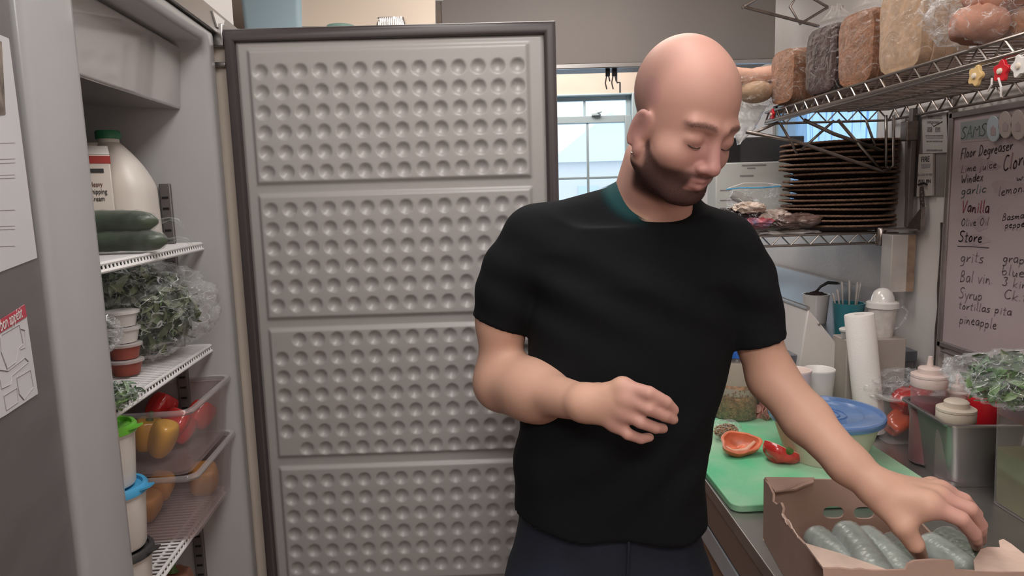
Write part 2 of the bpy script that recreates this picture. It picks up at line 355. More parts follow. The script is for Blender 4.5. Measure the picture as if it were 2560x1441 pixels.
# ------------------------------------------------------------------ smooth blended solids on a grid (surface nets)
class Field:
    def __init__(s, lo, hi, h):
        s.lo = np.array(lo, float); s.h = h
        s.n = np.maximum(3, np.ceil((np.array(hi) - s.lo) / h).astype(int) + 1)
        s.a = np.full(s.n, .5, np.float32)
    def sub(s, lo, hi):
        i0 = np.clip(np.floor((np.array(lo) - s.lo) / s.h).astype(int), 0, s.n - 1)
        i1 = np.clip(np.ceil((np.array(hi) - s.lo) / s.h).astype(int) + 1, 1, s.n)
        if (i1 <= i0).any(): return None
        sl = tuple(slice(a, b) for a, b in zip(i0, i1))
        ax = [s.lo[k] + s.h * np.arange(i0[k], i1[k], dtype=np.float32) for k in range(3)]
        X, Y, Z = np.meshgrid(*ax, indexing='ij')
        return sl, X.astype(np.float32), Y.astype(np.float32), Z.astype(np.float32)
    def op(s, fn, lo, hi, k=.01, mode='add', pad=None):
        pad = (k * 1.3 + 4 * s.h) if pad is None else pad
        r = s.sub(np.array(lo) - pad, np.array(hi) + pad)
        if r is None: return s
        sl, X, Y, Z = r; d = fn(X, Y, Z).astype(np.float32); a = s.a[sl]
        if mode == 'add':
            if k > 0:
                h = np.clip(.5 + .5 * (a - d) / k, 0, 1); s.a[sl] = a * (1 - h) + d * h - k * h * (1 - h)
            else: s.a[sl] = np.minimum(a, d)
        else:                                           # subtract
            if k > 0:
                d = -d; h = np.clip(.5 - .5 * (a - d) / k, 0, 1); s.a[sl] = a * (1 - h) + d * h + k * h * (1 - h)
            else: s.a[sl] = np.maximum(a, -d)
        return s
    def ell(s, c, r, R=None, k=.01, mode='add'):
        c = np.array(c, float); r = np.array(r, float); m = np.eye(3) if R is None else np.array(R, float)
        def fn(X, Y, Z):
            x, y, z = X - c[0], Y - c[1], Z - c[2]
            p = [(m[0, i] * x + m[1, i] * y + m[2, i] * z) for i in range(3)]
            k0 = np.sqrt(sum((p[i] / r[i]) ** 2 for i in range(3))); k1 = np.sqrt(sum((p[i] / r[i] ** 2) ** 2 for i in range(3))) + 1e-6
            return k0 * (k0 - 1) / k1
        e = np.abs(m) @ r
        return s.op(fn, c - e, c + e, k, mode)
    def cap(s, a, b, ra, rb=None, k=.01, mode='add', fl=None):
        a = np.array(a, float); b = np.array(b, float); rb = ra if rb is None else rb; d = b - a; L2 = d @ d
        def fn(X, Y, Z):
            x, y, z = X - a[0], Y - a[1], Z - a[2]
            t = np.clip((x * d[0] + y * d[1] + z * d[2]) / L2, 0, 1)
            q = [x - d[0] * t, y - d[1] * t, z - d[2] * t]
            if fl is not None:                          # flatten: fl = (unit axis, factor)
                w, fa = fl; dt = q[0] * w[0] + q[1] * w[1] + q[2] * w[2]
                return np.sqrt(np.maximum(q[0] ** 2 + q[1] ** 2 + q[2] ** 2 + (fa * fa - 1) * dt * dt, 1e-12)) - (ra + (rb - ra) * t)
            return np.sqrt(q[0] ** 2 + q[1] ** 2 + q[2] ** 2) - (ra + (rb - ra) * t)
        m = max(ra, rb)
        return s.op(fn, np.minimum(a, b) - m, np.maximum(a, b) + m, k, mode)
    def mesh(s, iso=0):
        A = s.a - iso; A[0] = A[-1] = .5; A[:, 0] = A[:, -1] = .5; A[:, :, 0] = A[:, :, -1] = .5
        neg = A < 0; n = s.n
        c = np.zeros(n - 1, np.int8)
        for i in (0, 1):
            for j in (0, 1):
                for k in (0, 1): c += neg[i:n[0] - 1 + i, j:n[1] - 1 + j, k:n[2] - 1 + k]
        act = (c > 0) & (c < 8); I = np.argwhere(act); idx = np.full(n - 1, -1, np.int64); idx[act] = np.arange(len(I))
        P = np.zeros((len(I), 3)); cnt = np.zeros(len(I))
        for ax in range(3):
            o1 = [0, 0, 0]; o1[ax] = 1; others = [q for q in range(3) if q != ax]
            for p in (0, 1):
                for q in (0, 1):
                    o = np.array([0, 0, 0]); o[others[0]] = p; o[others[1]] = q
                    a0 = A[tuple((I + o).T)]; a1 = A[tuple((I + o + o1).T)]
                    m = (a0 < 0) != (a1 < 0); t = np.where(m, a0 / np.where(m, a0 - a1, 1), 0)
                    pt = (o[None, :] + t[:, None] * np.array(o1)[None, :]); P += pt * m[:, None]; cnt += m
        V = (I + P / cnt[:, None]) * s.h + s.lo
        F = []
        for ax in range(3):
            b, c_ = [q for q in range(3) if q != ax]
            s0 = [slice(None)] * 3; s1 = [slice(None)] * 3; s0[ax] = slice(0, -1); s1[ax] = slice(1, None)
            d0 = neg[tuple(s0)]; d1 = neg[tuple(s1)]; E_ = np.argwhere(d0 != d1)
            E_ = E_[(E_[:, b] > 0) & (E_[:, c_] > 0)]
            sg = d0[tuple(E_.T)]
            def cell(db, dc):
                e = E_.copy(); e[:, b] -= db; e[:, c_] -= dc; return idx[tuple(e.T)]
            q = np.stack([cell(1, 1), cell(0, 1), cell(0, 0), cell(1, 0)], 1)
            flip = sg if ax != 1 else ~sg
            q[~flip] = q[~flip][:, ::-1]; F.append(q)
        F = np.concatenate(F); F = F[(F >= 0).all(1)]
        return V, F
def net_object(V, F, name, mats, parent=None, relax=1, mi=None):
    off = np.array(parent['_o']) if parent is not None and '_o' in parent else np.zeros(3)
    if relax:
        e = np.concatenate([F[:, [0, 1]], F[:, [1, 2]], F[:, [2, 3]], F[:, [3, 0]]])
        for it in range(relax):
            S = np.zeros_like(V); c = np.zeros(len(V))
            for k in range(3):
                S[:, k] = np.bincount(e[:, 0], V[e[:, 1], k], len(V)) + np.bincount(e[:, 1], V[e[:, 0], k], len(V))
            c = np.bincount(e[:, 0], minlength=len(V)) + np.bincount(e[:, 1], minlength=len(V))
            V = V * .5 + .5 * S / np.maximum(c, 1)[:, None]
    me = bpy.data.meshes.new(name); me.from_pydata((V - off).tolist(), [], F.tolist()); me.update()
    for m in (mats if isinstance(mats, (list, tuple)) else [mats]): me.materials.append(M[m] if isinstance(m, str) else m)
    if mi is not None: me.polygons.foreach_set('material_index', mi)
    me.polygons.foreach_set('use_smooth', [True] * len(me.polygons))
    o = bpy.data.objects.new(name, me); COL.objects.link(o)
    if parent is not None: o.parent = parent; o['_o'] = [float(c) for c in off]
    return o
def rotm(rx, ry, rz):
    return np.array((Matrix.Rotation(rz, 3, 'Z') @ Matrix.Rotation(ry, 3, 'Y') @ Matrix.Rotation(rx, 3, 'X')))

# ------------------------------------------------------------------ room
g = G(); g.box((-1.6, -1.6, -.05), (1.4, 4.7, 0)); struct(g, 'floor', 'floor')
g = G(); g.box((-1.6, -1.6, 2.6), (1.4, 4.7, 2.65)); struct(g, 'ceiling', 'ceiling')
g = G(); g.box((-1.65, -1.6, 0), (-1.55, 4.6, 2.6)); struct(g, 'wall_left', 'cream_wall')
g = G(); g.box((-1.6, -1.7, 0), (1.4, -1.6, 2.6)); struct(g, 'wall_front', 'cream_wall')
# right wall with the side window opening
g = G()
wy0, wy1, wz0, wz1 = 2.22, 3.08, 1.46, 1.90
for (a, b) in (((1.19, -1.6, 0), (1.34, wy0, 2.6)), ((1.19, wy1, 0), (1.34, 4.6, 2.6)), ((1.19, wy0, 0), (1.34, wy1, wz0)), ((1.19, wy0, wz1), (1.34, wy1, 2.6))): g.box(a, b)
struct(g, 'wall_right', 'grey_wall')
# back wall with window opening
g = G(); bx0, bx1, bz0, bz1 = -.06, .875, 1.0, 2.165
for (a, b) in (((-1.6, 4.5, 0), (bx0, 4.6, 2.6)), ((bx1, 4.5, 0), (1.4, 4.6, 2.6)), ((bx0, 4.5, 0), (bx1, 4.6, bz0)), ((bx0, 4.5, bz1), (bx1, 4.6, 2.6))): g.box(a, b)
struct(g, 'wall_back', 'cream_wall')
def sash(g, x0, x1, z0, z1, y, w=.045, mun=(), t=.03):
    g.box((x0, y, z0), (x0 + w, y + t, z1)); g.box((x1 - w, y, z0), (x1, y + t, z1)); g.box((x0 + w, y, z0), (x1 - w, y + t, z0 + w)); g.box((x0 + w, y, z1 - w), (x1 - w, y + t, z1))
wn = thing('window_1', '', None, (bx0, 4.5, bz0)); del wn['label']; wn['kind'] = 'structure'
g = G(); g.box((bx0, 4.49, bz0 + .021), (bx0 + .03, 4.56, bz1)); g.box((bx1 - .03, 4.49, bz0 + .021), (bx1, 4.56, bz1)); g.box((bx0 + .03, 4.49, bz1 - .012), (bx1 - .03, 4.56, bz1)); g.box((bx0, 4.47, bz0 - .03), (bx1, 4.56, bz0 + .02))
g.build('window_frame', 'sash', wn, bevel=.004)
x0, x1 = bx0 + .03, bx1 - .03
g = G(); sash(g, x0, x1, 1.985, bz1 - .01, 4.53, .03); g.box((.545, 4.535, 2.016), (.56, 4.555, 2.124)); g.build('upper_sash', 'sash', wn, bevel=.003)
g = G(); sash(g, x0, x1, 1.12, 2.03, 4.50, .045)
for xm in (.155, .36, .565): g.box((xm - .008, 4.505, 1.166), (xm + .008, 4.525, 1.984))
g.box((x0 + .046, 4.509, 1.637), (x1 - .046, 4.521, 1.652)); g.box((x0 + .046, 4.509, 1.37), (x1 - .046, 4.521, 1.385))
ls = g.build('lower_sash', 'sash', wn, bevel=.003)
g = G(); g.lathe([(.03, 0), (.028, .012), (.0, .02)], (.62, 4.495, 2.03), 16, mi=0, sy=.5); g.tube([(.62, 4.49, 2.045), (.65, 4.47, 2.05)], .005); g.build('sash_lock', 'sash', wn)
g = G(); g.box((x0, 4.54, 1.12), (x1, 4.544, 2.16)); g.build('window_pane', 'glass', wn)
wn2 = thing('window_2', '', None, (1.25, wy0, wz0)); del wn2['label']; wn2['kind'] = 'structure'
g = G()
for (a, b) in (((1.2, wy0, wz0), (1.26, wy1, wz0 + .03)), ((1.2, wy0, wz1 - .03), (1.26, wy1, wz1)), ((1.2, wy0, wz0), (1.26, wy0 + .03, wz1)), ((1.2, wy1 - .03, wz0), (1.26, wy1, wz1)), ((1.2, 2.95, wz0), (1.24, 2.98, wz1))): g.box(a, b)
g.build('window_frame', 'sash', wn2, bevel=.003)
fr = film('streaked_window_film', (.42, .66, .95), .35, .6, .4, (.36, .50, .62), .9, 6)
fr.node_tree.nodes['Noise Texture'].inputs['Scale'].default_value = 7
g = G()
g.grid(lambda u, v: (1.27 + .006 * math.sin(u * 61 + 3 * math.sin(u * 17 + v * 2)) + .004 * math.sin(u * 133), wy0 + .03 + u * (wy1 - wy0 - .06), wz0 + .02 + v * (wz1 - wz0 - .04)), 160, 12)
g.build('window_pane', fr, wn2)
# outdoors
g = G(); g.box((-30, 4.9, -.3), (30, 60, -.25)); o = struct(g, 'ground', 'asphalt')
hs = thing('house', 'pale house across the street seen through the back window panes', 'building', (3.2, 18, -.25))
g = G(); g.box((1.4, 18, -.25), (4.2, 24, 2.3)); g.build('wall', 'plaster', hs)
g = G(); g.prism([(1.2, 17.8, 2.3), (4.4, 17.8, 2.3), (2.8, 17.8, 3.5)], (0, 6.4, 0)); g.build('roof', mat('slate_roof', (.78, .82, .86), .8), hs)
for xx in (2.0, 3.2): g = G(); g.box((xx, 17.96, .8), (xx + .5, 18.02, 1.7)); g.build('window', mat('outdoor_window', (.60, .68, .74), .3), hs)

# wall details of the right wall
g = G(); g.box((1.176, 1.838, .95), (1.191, 1.852, 1.80)); struct(g, 'trim_1', mat('wall_seam_trim', (.36, .31, .29), .5, nvar=.2, nscale=12), bevel=.002)
g = G(); g.tube([(1.178, 1.857 + .002 * math.sin(z * 40), z) for z in np.linspace(.92, 1.45, 24)], [.0018 + .0014 * abs(math.sin(z * 31)) for z in np.linspace(.92, 1.45, 24)], 6)
struct(g, 'trim_2', 'grime')

# ------------------------------------------------------------------ reach-in refrigerator with its open door
FA = math.radians(5); FO = np.array([-.574, 1.46, 0.0]); cf, sf = math.cos(FA), math.sin(FA)
def FL(x, y, z): return np.array([FO[0] + x * cf - y * sf, FO[1] + x * sf + y * cf, z])      # fridge frame -> world
def TL(p): dx, dy = p[0] - FO[0], p[1] - FO[1]; return (dx * cf + dy * sf, -dx * sf + dy * cf, p[2])
fridge = thing('reach_in_refrigerator', 'open white reach-in refrigerator full of food with its dimpled door swung wide', 'refrigerator', FO)
fridge.rotation_euler.z = FA; fridge['_o'] = [0, 0, 0]
def rr(y0, y1, z0, z1, r, n=5):
    out = []
    for (cy, cz, a0) in ((y1 - r, z1 - r, 0), (y0 + r, z1 - r, 90), (y0 + r, z0 + r, 180), (y1 - r, z0 + r, 270)):
        for k in range(n + 1):
            a = math.radians(a0 + 90 * k / n); out.append((cy + r * math.cos(a), cz + r * math.sin(a)))
    return out
NI = -.524
loops = []
for (x, y0, y1, z0, z1, r) in ((-.70, -.655, .045, .10, 1.905, .004), (-.008, -.655, .045, .10, 1.905, .004), (-.002, -.652, .042, .104, 1.903, .006), (0, -.648, .038, .108, 1.899, .008),
                               (0, NI - .020, .010, .205, 1.888, .03), (-.003, NI - .008, .005, .215, 1.880, .03), (-.010, NI, 0, .22, 1.874, .03), (-.60, NI, 0, .22, 1.874, .03)):
    loops.append([(x, a, b) for a, b in rr(y0, y1, z0, z1, r)])
g = G(); k = len(loops[0]); V = [p for l in loops for p in l]
F = [(i * k + j, i * k + (j + 1) % k, (i + 1) * k + (j + 1) % k, (i + 1) * k + j) for i in range(len(loops) - 1) for j in range(k)]
F += [tuple(range(k))[::-1], tuple((len(loops) - 1) * k + j for j in range(k))]
g.add(V, F); g.build('cabinet', 'white_enamel', fridge, smooth=50)
# evaporator cover
g = G(); zb = 1.746
pr = [(-.062, zb), (-.052, 1.868), (-.50, 1.868), (-.50, zb + .03)]
g.prism([(a, NI + .002, b) for a, b in pr], (0, .552 - .03, 0)); g.build('evaporator_cover', 'white_gloss', fridge, bevel=.005, segs=3, smooth=30)
# steel top panel
g = G(); g.prism([(-.66, -.655, 1.906), (.006, -.655, 1.906), (.006, -.655, 1.952), (-.66, -.655, 1.952)], (0, .872, 0)); tp = g.build('top_panel', 'steel', fridge, bevel=.002)
g = G(); g.prism([(.0062, .02, 1.942), (.0062, .10, 1.942), (.0062, .08, 1.916), (.0062, .045, 1.916)], (.003, 0, 0)); g.build('badge', 'white', tp)
# pilaster strips
for (yy, z0, z1) in ((-.002, 1.0, 1.60), (-.002, .25, .93),):
    for xx in (-.105, -.50):
        g = G(); g.box((xx - .011, yy - .008, z0), (xx + .011, yy + .001, z1))
        p_ = g.build('pilaster_strip', 'dark_grey' if z0 < .9 or 1 else 'steel', fridge, bevel=.002)
        p_.data.materials[0] = M['strip'] if 'strip' in M else M.setdefault('strip', mat('dull_strip_steel', (.17, .155, .155), .5, .5))
        g = G()
        for z in np.arange(z0 + .02, z1 - .01, .022): g.box((xx - .006, yy - .0095, z), (xx + .006, yy - .0075, z + .004))
        g.build('slots', 'black', p_)
def wire_shelf(z):
    g = G(); x0, x1, y0, y1 = -.57, -.045, NI + .005, -.004
    for y in np.arange(y0 + .008, y1 - .004, .0125): g.tube([(x0, y, z), (x1 + .001, y, z), (x1 + .002, y, z - .008)], .0019, 6)
    for x, zz, r in ((x1, z, .0032), (x1 - .022, z - .004, .0032), (x1 + .002, z - .011, .0032), (x0, z, .0035), (-.3, z - .004, .0035), (-.45, z - .004, .0035), (-.17, z - .004, .0035)):
        g.tube([(x, y0, zz), (x, y1, zz)], r, 8)
    for y in (y0, y1): g.tube([(x0, y, z), (x1, y, z)], .0035, 8)
    return g.build('shelf', 'white_wire', fridge)
for z in (1.476, 1.262, .948, .60): wire_shelf(z)

# door (open, seen from its inner side)
dx0, dx1, dzt, dzb, dY = -.560, .127, 1.915, .30, 1.5
g = G(); g.box((dx0, dY + .016, dzb), (dx1, dY + .065, dzt)); g.v = [TL(p) for p in g.v]
door = g.build('door', 'white_enamel', fridge, bevel=.004)
g = G(); ir = (-.537, .101, dzb + .03, 1.886)
def ringsection(out, inn, y0, y1):
    a = [(out[0], out[2]), (out[1], out[2]), (out[1], out[3]), (out[0], out[3])]; b = [(inn[0], inn[2]), (inn[1], inn[2]), (inn[1], inn[3]), (inn[0], inn[3])]
    sec = []
    for t, yy in ((0, y1), (0, y0 + .006), (.10, y0 + .002), (.3, y0), (.7, y0), (.9, y0 + .002), (1, y0 + .006), (1, y1)):
        sec.append([(a[i][0] * (1 - t) + b[i][0] * t, yy, a[i][1] * (1 - t) + b[i][1] * t) for i in range(4)])
    V = [p for s_ in sec for p in s_]; F = [(i * 4 + j, i * 4 + (j + 1) % 4, i * 4 + 4 + (j + 1) % 4, i * 4 + 4 + j) for i in range(len(sec) - 1) for j in range(4)]
    return V, F
V, F = ringsection((dx0 + .002, dx1 - .002, dzb + .004, dzt - .004), ir, dY - .002, dY + .017); g.add(V, F); g.v = [TL(p) for p in g.v]
g.build('gasket', 'gasket', door, smooth=50)
# dimpled liner : one height-field sheet
nx, nz = 232, 560
X = np.linspace(ir[0], ir[1], nx); Z = np.linspace(ir[2], ir[3], nz); XX, ZZ = np.meshgrid(X, Z)
H = np.zeros_like(XX)                                     # height towards the viewer
pan = [(1.871, 1.592), (1.574, 1.302), (1.284, .989), (.970, .690), (.672, .360)]
def sstep(a, b, x): t = np.clip((x - a) / (b - a), 0, 1); return t * t * (3 - 2 * t)
Hb = .004 * np.minimum.reduce([sstep(0, .006, XX - ir[0]), sstep(0, .006, ir[1] - XX), sstep(0, .006, ZZ - ir[2]), sstep(0, .006, ir[3] - ZZ)])
H += Hb
for zt, zb_ in pan:
    d_ = np.minimum.reduce([XX + .514, .070 - XX, zt - ZZ, ZZ - zb_])
    H += .0065 * sstep(-.001, .008, d_)
rows = [(np.arange(6) * -.0412 + 1.824, ()), (np.arange(6) * -.0412 + 1.540, ()), (np.arange(7) * -.0412 + 1.258, (0, 6)), (np.arange(6) * -.0415 + .936, ()), (np.arange(6) * -.0412 + .62, ())]
for zs, miss in rows:
    for ri, zc in enumerate(zs):
        for c_ in range(14):
            if c_ == 0 and ri in miss: continue
            xc = -.487 + .0409 * c_; sel = (np.abs(XX - xc) < .02) & (np.abs(ZZ - zc) < .02)
            r_ = np.hypot(XX[sel] - xc, ZZ[sel] - zc) / .0148
            q_ = np.clip(1 - r_ ** 2, 0, 1)
            H[sel] -= .0080 * q_ ** .8
V = np.stack([XX, dY + .012 - H, ZZ], -1).reshape(-1, 3)
ids = np.arange(nx * nz).reshape(nz, nx)
F = np.stack([ids[:-1, :-1], ids[:-1, 1:], ids[1:, 1:], ids[1:, :-1]], -1).reshape(-1, 4)
g = G(); g.v = [TL(p) for p in V]; g.f = [tuple(f) for f in F.tolist()]; g.m = [0] * len(g.f)
g.build('liner', 'liner', door, smooth=180, fix=False)
# hinge hardware beside the door
g = G(); g.box((-.585, 1.512, 1.88), (-.562, 1.556, 1.925)); g.v = [TL(p) for p in g.v]; g.build('hinge', 'steel', fridge, bevel=.002)
g = G(); g.box((-.60, 1.515, 1.84), (-.562, 1.56, 1.849)); g.v = [TL(p) for p in g.v]; g.build('hinge', 'steel', fridge, bevel=.002)
g = G(); g.box((-.600, 1.53, .12), (-.561, 1.60, 1.905)); g.v = [TL(p) for p in g.v]; g.build('side_trim', 'cream_wall', fridge, bevel=.002)

# the neighbouring steel refrigerator, its door ajar
nb = thing('steel_refrigerator', 'grey steel refrigerator at the left picture edge, door ajar and papers stuck on', 'refrigerator', (-.9, .5, 0))
g = G(); g.box((-1.3, .02, .08), (-.62, .735, 2.0)); g.build('cabinet', 'steel_dark', nb, bevel=.004)
da = math.radians(21.3); nd = np.array([math.cos(da), math.sin(da), 0]); td = np.array([-math.sin(da), math.cos(da), 0]) # normal, far direction
HP = np.array([-.524, .800, 0])
def DP(s, n, z): return HP - td * s + nd * n + np.array([0, 0, z])         # s towards the camera along the door, n outward
g = G(); g.hexa([DP(0, -.05, .15), DP(.62, -.05, .15), DP(.62, 0, .15), DP(0, 0, .15)], [DP(0, -.05, 1.93), DP(.62, -.05, 1.93), DP(.62, 0, 1.93), DP(0, 0, 1.93)])
g.build('door', 'steel_dark', nb, bevel=.004)
g = G(); g.hexa([DP(.001, -.045, .16), DP(.012, -.045, .16), DP(.012, -.049, .16), DP(.001, -.049, .16)], [DP(.001, -.045, 1.92), DP(.012, -.045, 1.92), DP(.012, -.049, 1.92), DP(.001, -.049, 1.92)])
def onDoor(px, py, n=.0):
    r = ray(px, py); p0 = DP(0, n, 0); t = ((p0 - CAM) @ nd) / (r @ nd); p = CAM + r * t; return p
def door_sheet(pts, t=.0008, n=.0):
    g = G(); P = [onDoor(*p, n) for p in pts]; g.prism(P, nd * t); return g
P0 = onDoor(60, 400)
pp = thing('paper_sheet', 'long white printed sheet hanging on the ajar steel refrigerator door', 'paper', P0)
g = door_sheet([(-160, 40), (0, 88), (20, 96), (91, 645), (0, 680), (-160, 745)], n=.0006); g.build('sheet', 'paper', pp)
g = door_sheet([(-60, 84), (3, 104), (13, 286), (-60, 296)], .0005, .0016); g.build('photo', mat('dim_photo', (.20, .16, .13), .6, nvar=.5, nscale=60), pp)
g = G()
for yy in (352, 392, 402, 432, 440, 520, 560, 568, 610):
    P = [onDoor(a, b, .0016) for a, b in ((-80, yy + 6), (38, yy + 2), (38, yy + 5), (-80, yy + 9))]; g.prism(P, nd * .0002)
g.build('printed_lines', mat('faint_ink', (.52, .49, .50), .8), pp)
P0 = onDoor(40, 900)
cd = thing('kitchen_card', 'pink and white card with kitchen tool outlines on the ajar steel door', 'card', P0)
g = door_sheet([(-90, 858), (0, 800), (60, 762), (93, 985), (10, 1040), (-90, 1095)], n=.0006); g.build('card', 'paper', cd)
g = door_sheet([(-90, 858), (0, 800), (61, 762), (66, 792), (0, 833), (-90, 890)], .0005, .0016); g.build('header', 'red_ink', cd)
a, b = onDoor(-86, 889, .0024), onDoor(57, 793, .0024); b0 = b - a; rt = b0 / np.linalg.norm(b0)
text('bon appétit', 'lettering', 'white', b, rt, np.cross(nd, rt), .0165, cd, align='RIGHT', depth=.00008)
g = G()
def outl(pts, r=.00035): g.tube([onDoor(x, y, .0018) for x, y in pts], r, 5)
outl([(3, 838), (48, 812), (58, 860), (46, 872), (40, 905), (18, 922), (3, 880), (1, 845), (3, 838)]); outl([(50, 822), (62, 826), (64, 868), (52, 874)])
outl([(0, 925), (20, 928), (62, 895), (72, 905), (30, 940), (26, 962), (4, 972), (0, 950)]); outl([(42, 945), (76, 925), (84, 968), (60, 1000), (48, 985), (42, 945)]); outl([(10, 990), (42, 970), (46, 1005), (16, 1026), (10, 990)])
g.build('tool_outlines', mat('pale_outline', (.40, .37, .38), .8), cd)

# ------------------------------------------------------------------ food in the refrigerator
def bottle_like(): pass
jx, jy, jz = -.710, 1.362, 1.482
jug = thing('milk_jug', 'translucent white milk jug with a green cap on the top shelf', 'milk jug', (jx, jy, jz))
g = G()
prof = []
for t in np.linspace(0, 1, 22):
    z = .198 * t; w = .047 if t < .55 else .047 * (1 - ((t - .55) / .45) ** 2.1 * .66)
    if t < .05: w *= .9 + t * 2
    prof.append((w, z))
n = 40; V = []; F = []
for (w, z) in prof:
    sq = 3.6 - 1.5 * (z / .198)
    for j in range(n):
        a = 2 * math.pi * j / n; c, s = math.cos(a), math.sin(a); r = w / ((abs(c) ** sq + abs(s) ** sq) ** (1 / sq))
        V.append((jx + r * c * 1.0 + (-.027 * max(0, z / .198 - .55) / .45), jy + r * s, jz + z))
for i in range(len(prof) - 1):
    for j in range(n): F.append((i * n + j, i * n + (j + 1) % n, i * n + n + (j + 1) % n, i * n + n + j))
F.append(tuple(range(n))[::-1]); F.append(tuple((len(prof) - 1) * n + j for j in range(n)))
g.add(V, F); g.lathe([(.0185, .194), (.0185, .206)], (jx - .027, jy, jz), 24)
g.build('body', 'milk', jug, smooth=60)
g = G(); g.tube([(jx - .036, jy - .004, jz + .188), (jx - .054, jy - .012, jz + .188), (jx - .064, jy - .02, jz + .168), (jx - .058, jy - .028, jz + .12), (jx - .044, jy - .028, jz + .10)], [.010, .010, .010, .010, .012], 12)
g.build('handle', 'milk', jug, smooth=180)
g = G(); g.lathe([(.0215, 0), (.0218, .002), (.0218, .013), (.020, .0155), (0, .0155)], (jx - .027, jy, jz + .202), 36, wob=.012); g.build('cap', 'green_cap', jug)

cx_, cy_, cz_ = -.722, 1.272, 1.481
ct = thing('cream_carton', 'white and red whipping cream carton left of the milk jug', 'carton', (cx_, cy_, cz_)); ct.rotation_euler.z = math.radians(32)
g = G(); a = .027; g.box((cx_ - a, cy_ - a, cz_), (cx_ + a, cy_ + a, cz_ + .168)); g.build('box', mat('carton_board', (.70, .63, .57), .5), ct, bevel=.002)
g = G(); g.prism([(cx_ - a, cy_ - a, cz_ + .168), (cx_ + a, cy_ - a, cz_ + .168), (cx_ + a * .86, cy_, cz_ + .182), (cx_ - a * .86, cy_, cz_ + .182)], (0, .0012, 0))
g.add([(cx_ - a, cy_ - a, cz_ + .168), (cx_ + a, cy_ - a, cz_ + .168), (cx_ + a, cy_ + a, cz_ + .168), (cx_ - a, cy_ + a, cz_ + .168), (cx_ - a, cy_ - .001, cz_ + .184), (cx_ + a, cy_ - .001, cz_ + .184), (cx_ + a, cy_ + .001, cz_ + .184), (cx_ - a, cy_ + .001, cz_ + .184)], [(0, 1, 5, 4), (2, 3, 7, 6), (0, 4, 7, 3), (1, 2, 6, 5), (4, 5, 6, 7)])
g.build('gable_top', 'ceramic', ct, smooth=0)
g = G(); g.box((cx_ - a - .0008, cy_ - a - .0008, cz_ + .152), (cx_ + a + .0008, cy_ + a + .0008, cz_ + .165)); g.build('red_band', mat('carton_red', (.40, .035, .03), .5), ct)
g = G(); g.box((cx_ - .012, cy_ - a - .0012, cz_ + .136), (cx_ + .016, cy_ - a, cz_ + .143)); g.build('name_plate', 'black_ink', ct)
for i, w_ in enumerate(('Heavy', 'Whipping', 'Cream')): text(w_, 'lettering', mat('brown_ink', (.16, .07, .05), .6) if i == 0 else 'black_ink', (cx_ + .002, cy_ - a - .001, cz_ + .112 - i * .0125), (1, 0, 0), (0, 0, 1), .0125, ct, align='CENTER', xs=.65)
g = G()
for (ox, oz) in ((0, 0), (.009, .006), (-.006, .008), (.004, .014)): g.lathe([(0, 0), (.0055, .0005), (.0055, .001)], (cx_ + .008 + ox, cy_ - a, cz_ + .044 + oz), 14, axis=(0, -1, 0))
g.build('strawberry_print', 'red_ink', ct)
bt = thing('red_capped_bottle', 'tall bottle with dark red and white cap at the shelf back behind the carton', 'bottle', (-.800, 1.345, 1.481))
g = G(); g.lathe([(.03, 0), (.032, .01), (.032, .13), (.016, .16), (.014, .172)], (-.800, 1.345, 1.481), 28); g.build('body', 'milk', bt, smooth=60)
g = G(); g.lathe([(.0165, .170), (.0165, .19), (.012, .193), (.012, .200), (0, .2)], (-.800, 1.345, 1.481), 24); g.build('cap', mat('dark_red_cap', (.28, .04, .035), .4), bt)

def cucumber_mesh(L=.24, r=.021, bend=.004):
    return [((t - 1) * L, 0, bend * math.sin(t * 3.1), r * (1 - abs(2 * t - 1) ** 12 * .75)) for t in np.linspace(0, 1, 22)]
def wrapped_cuke(label, tip, ang, m='cucumber', L=.24, r=.018, tail=True, tilt=0, group=None):
    root = thing('wrapped_cucumber', label, 'cucumber', tip, group); root.rotation_euler.z = ang; root.rotation_euler.y = tilt; root['_o'] = [0, 0, 0]
    pts = cucumber_mesh(L, r); g = G(); g.tube([p[:3] for p in pts], [p[3] for p in pts], 20); g.build('cucumber', m, root, smooth=180)
    g = G(); P = []; R = []
    for t in np.linspace(0, 1, 30): P.append(((t - 1) * L * 1.015 + .002, 0, .004 * math.sin(t * 3.1))); R.append((r + .0012 + .0012 * math.sin(t * 60)) * (1 - abs(2 * t - 1) ** 13 * .8))
    if tail:
        for q in ((.008, 0, .001, .0045), (.018, .002, .004, .003), (.03, .004, .001, .0035), (.040, .006, -.012, .002)): P.append(q[:3]); R.append(q[3])
    g.tube(P, R, 18); g.build('plastic_wrap', 'wrap_dark' if m == 'cucumber' else 'wrap', root, smooth=180)
    return root
wrapped_cuke('plastic wrapped dark cucumber, upper of two in front of the milk jug', FL(-.028, -.262, 1.5305), FA * 1.2, L=.25)
wrapped_cuke('plastic wrapped dark cucumber, lower of two, lying on the top shelf', FL(-.016, -.262, 1.4975), FA * 1.1, L=.25)

